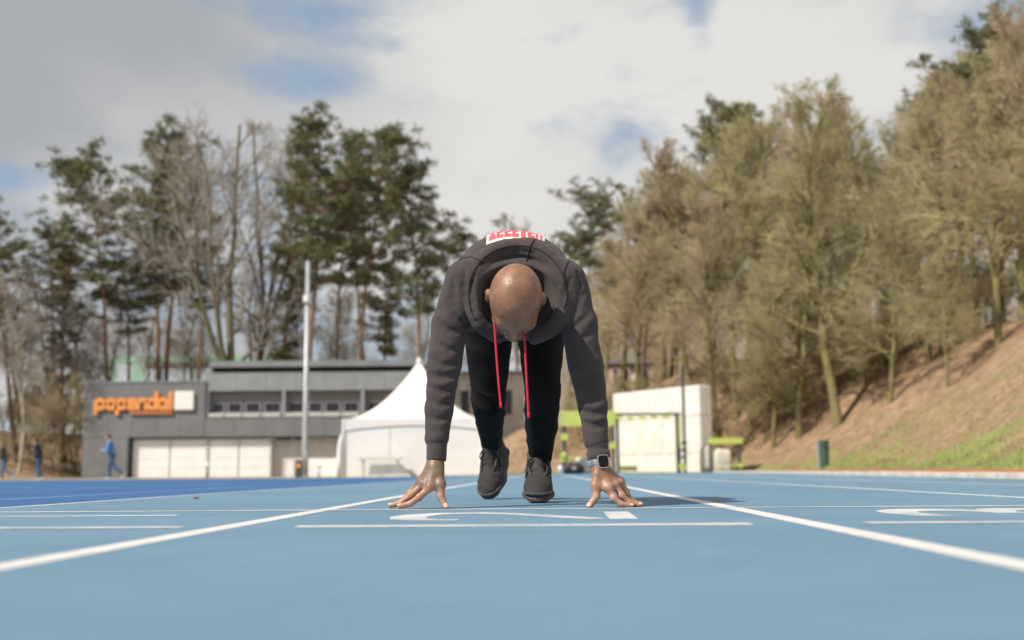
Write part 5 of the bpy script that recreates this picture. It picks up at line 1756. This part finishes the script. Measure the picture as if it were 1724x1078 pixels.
# ---- print on the back: white plate with red block letters, lying on the cloth
M_white_print = mat('white_print', col=(0.78, 0.74, 0.66), rough=0.7)
M_red_print = mat('red_print', col=(0.74, 0.10, 0.14), rough=0.65)
def back_z(x, y, cache={}):
    h_ = drop((x, y, 1.06), (0, 0, -1), 0.5)
    return h_[2] if h_ is not None else 0.8
bx0, bx1, by0, by1 = -0.088, 0.118, 3.835, 3.975
gx, gy = np.linspace(bx0, bx1, 22), np.linspace(by0, by1, 15)
GZ = np.array([[back_z(x, y) for x in gx] for y in gy])
for _ in range(2):
    GZ[1:-1, 1:-1] = (GZ[1:-1, 1:-1] + GZ[:-2, 1:-1] + GZ[2:, 1:-1] + GZ[1:-1, :-2] + GZ[1:-1, 2:]) / 5
def bz(x, y):
    i = np.clip((x - bx0) / (bx1 - bx0) * 21, 0, 20.999); j = np.clip((y - by0) / (by1 - by0) * 14, 0, 13.999)
    a, c = int(i), int(j); u, w_ = i - a, j - c
    return (GZ[c, a] * (1 - u) * (1 - w_) + GZ[c, a + 1] * u * (1 - w_) + GZ[c + 1, a] * (1 - u) * w_ + GZ[c + 1, a + 1] * u * w_)
def patch(name, x0, x1, y0, y1, lift, m_, parent):
    nx, ny = max(2, int((x1 - x0) / 0.006) + 1), max(2, int((y1 - y0) / 0.006) + 1)
    vs_ = [Vector((x, y, bz(x, y) + lift)) for y in np.linspace(y0, y1, ny) for x in np.linspace(x0, x1, nx)]
    fs = [(j * nx + i, j * nx + i + 1, (j + 1) * nx + i + 1, (j + 1) * nx + i) for j in range(ny - 1) for i in range(nx - 1)]
    return MB(RO).add(vs_, fs).build(name, m_, parent, smooth=True)
pr = patch('back_print', bx0 + 0.002, bx1 - 0.002, by0 + 0.002, by1 - 0.002, 0.004, M_white_print, hoodie)
pr['label'] = 'white back print with red block letters'
# letters read from behind the runner: rows of red blocks T E E E F I U, cut by white strokes
lx = bx0 + 0.008
cell = (bx1 - bx0 - 0.016) / 7.0
ya, yb = by0 + 0.016, by1 - 0.016
hh = yb - ya
shapes = {'T': [(0.03, 0.97, 0, 0.34), (0.24, 0.78, 0.34, 1)],
          'E': [(0.04, 0.50, 0, 1), (0.50, 0.94, 0, 0.25), (0.50, 0.90, 0.38, 0.64), (0.50, 0.94, 0.76, 1)],
          'F': [(0.04, 0.50, 0, 1), (0.50, 0.94, 0, 0.28), (0.50, 0.88, 0.42, 0.70)],
          'I': [(0.18, 0.82, 0, 1)],
          'U': [(0.06, 0.36, 0, 1), (0.64, 0.94, 0, 1), (0.36, 0.64, 0.75, 1)]}
for i, ch in enumerate('TEEFIFU'):
    for (a, c, t0, t1) in shapes[ch]:
        patch('print_letter', lx + cell * (i + a), lx + cell * (i + c), ya + hh * t0, ya + hh * t1, 0.0055, M_red_print, pr)

# ---- drawstrings
for pts in ([(832, 545, 3.47), (833.5, 560, 3.468), (836, 600, 3.47), (839.5, 645, 3.47), (843, 682, 3.47)],
            [(880, 556, 3.47), (883, 575, 3.468), (885, 610, 3.47), (887.5, 655, 3.47), (890, 699, 3.47)]):
    q = [P(*a) for a in pts]
    q = [Vector(v) for v in smooth_path([np.array(v) for v in q], 4)]
    o = MB(RO).tube(q, 0.0036, 8).build('drawstring', M_cord, hoodie, smooth=True)
    MB(RO).tube([q[-1] + Vector((0, 0, 0.008)), q[-1] + Vector((0.0006, 0, -0.010))], [0.0046, 0.0042], 8).build('cord_tip', M_cord, o, smooth=True)

# ---- trousers
pants = Field(0.06)
pants.cap(pelvis + np.array((-0.05, 0, -0.02)), pelvis + np.array((0.05, 0, -0.02)), 0.118, 0.118, 0.05)
calfA = kneeA + (ankA - kneeA) * 0.42 + np.array((0, 0.012, -0.008)); calfB = kneeB + (ankB - kneeB) * 0.45 + np.array((0.004, 0.02, -0.01))
thA = hipA + (kneeA - hipA) * 0.45; thB = hipB + (kneeB - hipB) * 0.45
hemA = ankA + (ankA - kneeA) / np.linalg.norm(ankA - kneeA) * 0.004
hemB = ankB + (ankB - kneeB) / np.linalg.norm(ankB - kneeB) * 0.002 + np.array((0.006, 0, 0.004))
pants.chain([hipA, thA, kneeA, calfA, hemA], (0.105, 0.086, 0.0630, 0.0550, 0.043), 0.010)
pants.chain([hipB, thB, kneeB, calfB, hemB], (0.103, 0.082, 0.0610, 0.0580, 0.042), 0.010)
def pfolds(p):
    z = p[:, 2]; n_ = wob(p, 14, 1.0)
    s1 = -(1 - np.abs(np.sin(z * 52 + 3.0 * n_ + 30 * p[:, 0]))) ** 2 * np.clip(0.3 + 1.2 * wob(p, 22, 2.0), 0, 1)
    amp = 0.011 * np.clip(1 - np.abs(z - 0.38) / 0.11, 0, 1) + 0.010 * np.clip(1 - np.abs(z - 0.19) / 0.08, 0, 1) + 0.006 * np.clip((z - 0.5) / 0.1, 0, 1)
    return amp * s1 + 0.003 * wob(p, 30, 0.4)
pants.post.append(pfolds)
sdf_obj('trousers', pants, (-0.32, 3.70, 0.05), (0.34, 5.02, 0.98), 0.005, M_pants, runner, RO)

# ---- watch on the left wrist
M_alu = mat('silver_case', col=(0.72, 0.72, 0.73), rough=0.28, metal=1.0)
M_screen = mat('watch_glass', col=(0.006, 0.006, 0.008), rough=0.15, spec=0.25)
M_strap = mat('grey_blue_strap', col=(0.26, 0.28, 0.30), rough=0.6, var=0.15, vscale=80)
M_hole = mat('strap_hole', col=(0.015, 0.06, 0.16), rough=0.7)
wc = at(1008.5, 780, 3.536)
wdir = (armB[5] - armB[4]); wdir /= np.linalg.norm(wdir)
wz = -wdir
wn = np.array((0.30, -0.95, 0.0)); wn = wn - wz * (wn @ wz); wn /= np.linalg.norm(wn)
wx = np.cross(wn, wz); wx = -wx if wx[0] < 0 else wx
def WP(a, n_, c): return Vector(wc + wx * a + wn * n_ + wz * c)
watch_s = []
strap = MB(RO)
RW, RD = 0.0295, 0.0285
nseg = 28
vs_, fs = [], []
for i in range(nseg):
    t = 2 * math.pi * i / nseg
    hw = 0.0125 if math.sin(t) > -0.2 else 0.011
    for (dr, dz) in ((0, -hw), (0.0028, -hw * 0.92), (0.0028, hw * 0.92), (0, hw)):
        vs_.append(WP((RW + dr) * math.cos(t), (RD + dr) * math.sin(t), dz))
for i in range(nseg):
    for k in range(4):
        a = i * 4 + k; b_ = i * 4 + (k + 1) % 4; c = ((i + 1) % nseg) * 4 + (k + 1) % 4; d = ((i + 1) % nseg) * 4 + k
        fs.append((a, b_, c, d))
watch = empty('wristwatch', WP(0, 0, 0), 'silver cased smartwatch with perforated grey strap on the crouching runner\'s wrist', 'watch')
WO = Vector(watch.location)
MB(WO).add(vs_, fs).build('strap', M_strap, watch, smooth=True)
def rbox(w_, h_, d0, d1, rad, nm, m_, par):
    out = []
    for cx_, cz_, a0 in ((1, 1, 0), (-1, 1, 90), (-1, -1, 180), (1, -1, 270)):
        for k in range(5):
            a = R(a0 + 22.5 * k)
            out.append((cx_ * (w_ / 2 - rad) + rad * math.cos(a), cz_ * (h_ / 2 - rad) + rad * math.sin(a)))
    n = len(out)
    rings = [(0.90, d0), (1.0, d0 + (d1 - d0) * 0.25), (1.0, d0 + (d1 - d0) * 0.75), (0.93, d1)]
    vs2 = [WP(x * s, d, z * s) for s, d in rings for x, z in out]
    f2 = [tuple(range(n)), tuple(range(3 * n, 4 * n))]
    for j in range(3):
        f2 += [(j * n + i, j * n + (i + 1) % n, (j + 1) * n + (i + 1) % n, (j + 1) * n + i) for i in range(n)]
    return MB(WO).add(vs2, f2).build(nm, m_, par, smooth=False)
case = rbox(0.0375, 0.0425, 0.0265, 0.0385, 0.010, 'watch_case', M_alu, watch)
rbox(0.0315, 0.0365, 0.0380, 0.0398, 0.008, 'screen', M_screen, case)
MB(WO).tube([WP(0.018, 0.033, 0.008), WP(0.0215, 0.033, 0.008)], 0.0035, 10).build('crown', M_alu, case)
for i in range(3):
    for j in range(3):
        t = math.pi * (0.80 + 0.055 * i); zz = -0.0065 + 0.0065 * j
        c_ = WP((RW + 0.0031) * math.cos(t), (RD + 0.0031) * math.sin(t), zz)
        n_ = (c_ - WP(0, 0, zz)).normalized()
        MB(WO).tube([c_ - n_ * 0.001, c_ + n_ * 0.0004], 0.0019, 8).build('strap_hole', M_hole, watch)

# ================================================================== people walking by the clubhouse
M_skin2 = mat('light_skin', col=(0.50, 0.30, 0.21), rough=0.5, var=0.08, vscale=10)
def clothm(name, c): return mat(name, cloth(tuple(x * 0.85 for x in c), c, 200), rough=0.9, spec=0.2)
M_jean = clothm('blue_denim', (0.07, 0.12, 0.22)); M_jean2 = clothm('faded_denim', (0.12, 0.17, 0.27))
M_tee = clothm('light_blue_top', (0.11, 0.30, 0.56)); M_jack = clothm('dark_plum_jacket', (0.05, 0.035, 0.055)); M_oliv = clothm('olive_jacket', (0.10, 0.09, 0.06))
M_sneak = mat('white_trainer', col=(0.62, 0.62, 0.62), rough=0.6); M_hair = mat('dark_hair', col=(0.05, 0.03, 0.02), rough=0.7, bump=0.6, bscale=80)
M_hair2 = mat('grey_cap', col=(0.25, 0.23, 0.20), rough=0.8)
def walker(px, pytop, Y, label, feet, arms, m_top, m_leg, m_hair, bend=0.10, jacket=False):
    base = P(px, 806, Y); g = gz(base.x, Y) + 0.004
    Hh = P(px, pytop, Y).z - g
    s = Hh / 1.76
    e = empty('person', (base.x, Y, g), label, 'person', 'people walking by the clubhouse')
    def Q(f, l, z): return np.array((-f * s, -l * s, z * s))          # f forward (to -x), l towards the camera, z up
    hip = (0, 0, 0.92)
    body = Field(0.2); top = Field(0.2); leg = Field(0.2)
    sho = (bend, 0, 1.43); neck = (bend + 0.03, 0, 1.50); head = (bend + 0.075, 0, 1.635)
    body.cap(Q(0, 0, 0.95), Q(bend, 0, 1.36), 0.12 * s, 0.13 * s, 0.05)
    body.cap(Q(*sho), Q(*head), 0.06 * s, 0.055 * s, 0.03)
    body.ell(Q(*head), (0.098 * s, 0.076 * s, 0.118 * s), 0.02)
    body.ell(Q(bend + 0.17, 0, 1.615), (0.018 * s, 0.013 * s, 0.02 * s), 0.015)
    for l in (-1, 1):
        body.ell(Q(bend + 0.065, l * 0.077, 1.63), (0.022 * s, 0.014 * s, 0.033 * s), 0.01)
    top.cap(Q(-0.01, 0, 0.90 if jacket else 0.97), Q(bend - 0.01, 0, 1.34), (0.150 if jacket else 0.138) * s, 0.150 * s, 0.05)
    top.cap(Q(bend - 0.01, -0.11, 1.42), Q(bend - 0.01, 0.11, 1.42), 0.075 * s, 0.075 * s, 0.06)
    if jacket: top.cap(Q(bend - 0.06, -0.03, 1.49), Q(bend - 0.06, 0.03, 1.49), 0.07 * s, 0.07 * s, 0.04)
    leg.cap(Q(0, -0.03, 0.92), Q(0, 0.03, 0.92), 0.142 * s, 0.142 * s, 0.04)
    for l, (el_, wr_) in zip((-1, 1), arms):
        S_ = (bend - 0.02, l * 0.185, 1.40)
        E_ = (el_[0], l * 0.22, el_[1]); W_ = (wr_[0], l * wr_[2], wr_[1])
        body.cap(Q(*S_), Q(*E_), 0.045 * s, 0.037 * s, 0.02); body.cap(Q(*E_), Q(*W_), 0.037 * s, 0.027 * s, 0.015)
        d = np.array(W_) - np.array(E_); d /= np.linalg.norm(d)
        hnd = np.array(W_) + d * 0.07
        body.cap(Q(*W_), Q(*hnd), 0.028 * s, 0.034 * s, 0.015)
        for k in range(4):
            off = np.array((0, (k - 1.5) * 0.019, 0)); tipf = hnd + d * (0.085 - 0.010 * abs(k - 1.4)) + off * 1.2 + np.array((0, 0, -0.012))
            body.cap(Q(*(hnd + off)), Q(*tipf), 0.011 * s, 0.009 * s, 0.006)
        tt = np.array(W_) + d * 0.06 + np.array((0.02, -l * 0.045, 0.025))
        body.cap(Q(*(np.array(W_) + d * 0.02)), Q(*tt), 0.015 * s, 0.011 * s, 0.01)
        top.cap(Q(*S_), Q(*E_), 0.064 * s, 0.054 * s, 0.03); top.cap(Q(*E_), Q(*(np.array(W_) - d * 0.02)), 0.054 * s, 0.042 * s, 0.02)
    sh_ = []
    for l, (kn, an, pit) in zip((-1, 1), feet):
        K_ = (kn[0], l * 0.10, kn[1]); A_ = (an[0], l * 0.10, an[1])
        Hp = (0, l * 0.09, 0.90)
        body.cap(Q(*Hp), Q(*K_), 0.075 * s, 0.05 * s, 0.02); body.cap(Q(*K_), Q(*A_), 0.05 * s, 0.035 * s, 0.02)
        leg.cap(Q(*Hp), Q(*K_), 0.098 * s, 0.070 * s, 0.02); leg.cap(Q(*K_), Q(*A_), 0.070 * s, 0.058 * s, 0.02)
        sh_.append((A_, pit))
    top.post.append(lambda p: 0.006 * wob(p, 22, 0.5)); leg.post.append(lambda p: 0.006 * wob(p, 24, 1.5))
    lo, hi = (-1.0 * s, -0.5 * s, -0.05), (1.0 * s, 0.5 * s, 1.95 * s)
    h_ = 0.016
    bo_ = sdf_obj('body', body, lo, hi, 0.012, M_skin2, e)
    sdf_obj('jacket' if jacket else 'top', top, lo, hi, h_, m_top, e)
    sdf_obj('trousers', leg, lo, hi, h_, m_leg, e)
    hr_ = Field(0.2)
    hr_.ell(Q(head[0] - 0.018, 0, head[2] + 0.028), (0.100 * s, 0.083 * s, 0.106 * s), 0.02)
    hr_.ell(Q(head[0] + 0.10, 0, head[2] - 0.055), (0.10 * s, 0.12 * s, 0.10 * s), 0.02, cut=True)
    sdf_obj('hair', hr_, lo, hi, 0.012, m_hair, e)
    for A_, pit in sh_:
        f = Field(0.2)
        a_ = np.array(A_) + np.array((0, 0, -0.02)); c, s_ = math.cos(pit), math.sin(pit)
        def T(x, z): return Q(a_[0] + x * c + z * s_, A_[1], a_[2] - x * s_ + z * c)
        f.cap(T(-0.04, -0.035), T(0.13, -0.045), 0.040 * s, 0.030 * s, 0.02); f.cap(T(-0.03, -0.03), T(0.0, 0.03), 0.042 * s, 0.042 * s, 0.02)
        sdf_obj('shoe', f, lo, hi, 0.012, M_sneak, e)
    return e
stride = (((0.13, 0.52), (0.10, 0.10), 0.0), ((-0.12, 0.50), (-0.50, 0.22), 0.75))
stand = (((0.07, 0.50), (0.02, 0.10), 0.0), ((-0.02, 0.49), (-0.22, 0.13), 0.35))
walker(187, 731, 44.5, 'walking man in a light blue top and jeans, hands raised before him', stride, (((0.10, 1.12), (0.32, 1.16, 0.10)), ((0.10, 1.10), (0.33, 1.13, 0.10))), M_tee, M_jean, M_hair)
walker(64, 738, 44.8, 'walking person in a dark plum jacket and jeans, head lowered', stand, (((-0.02, 1.10), (0.16, 0.95, 0.16)), ((-0.04, 1.10), (0.14, 0.93, 0.18))), M_jack, M_jean, M_hair, 0.12, True)
walker(5, 744, 44.6, 'walking person in an olive jacket and pale jeans, hair grey', stride, (((0.0, 1.10), (0.22, 1.02, 0.16)), ((0.02, 1.10), (0.25, 1.05, 0.16))), M_oliv, M_jean2, M_hair2, 0.10, True)
M_redb = mat('red_book', col=(0.50, 0.03, 0.03), rough=0.6)
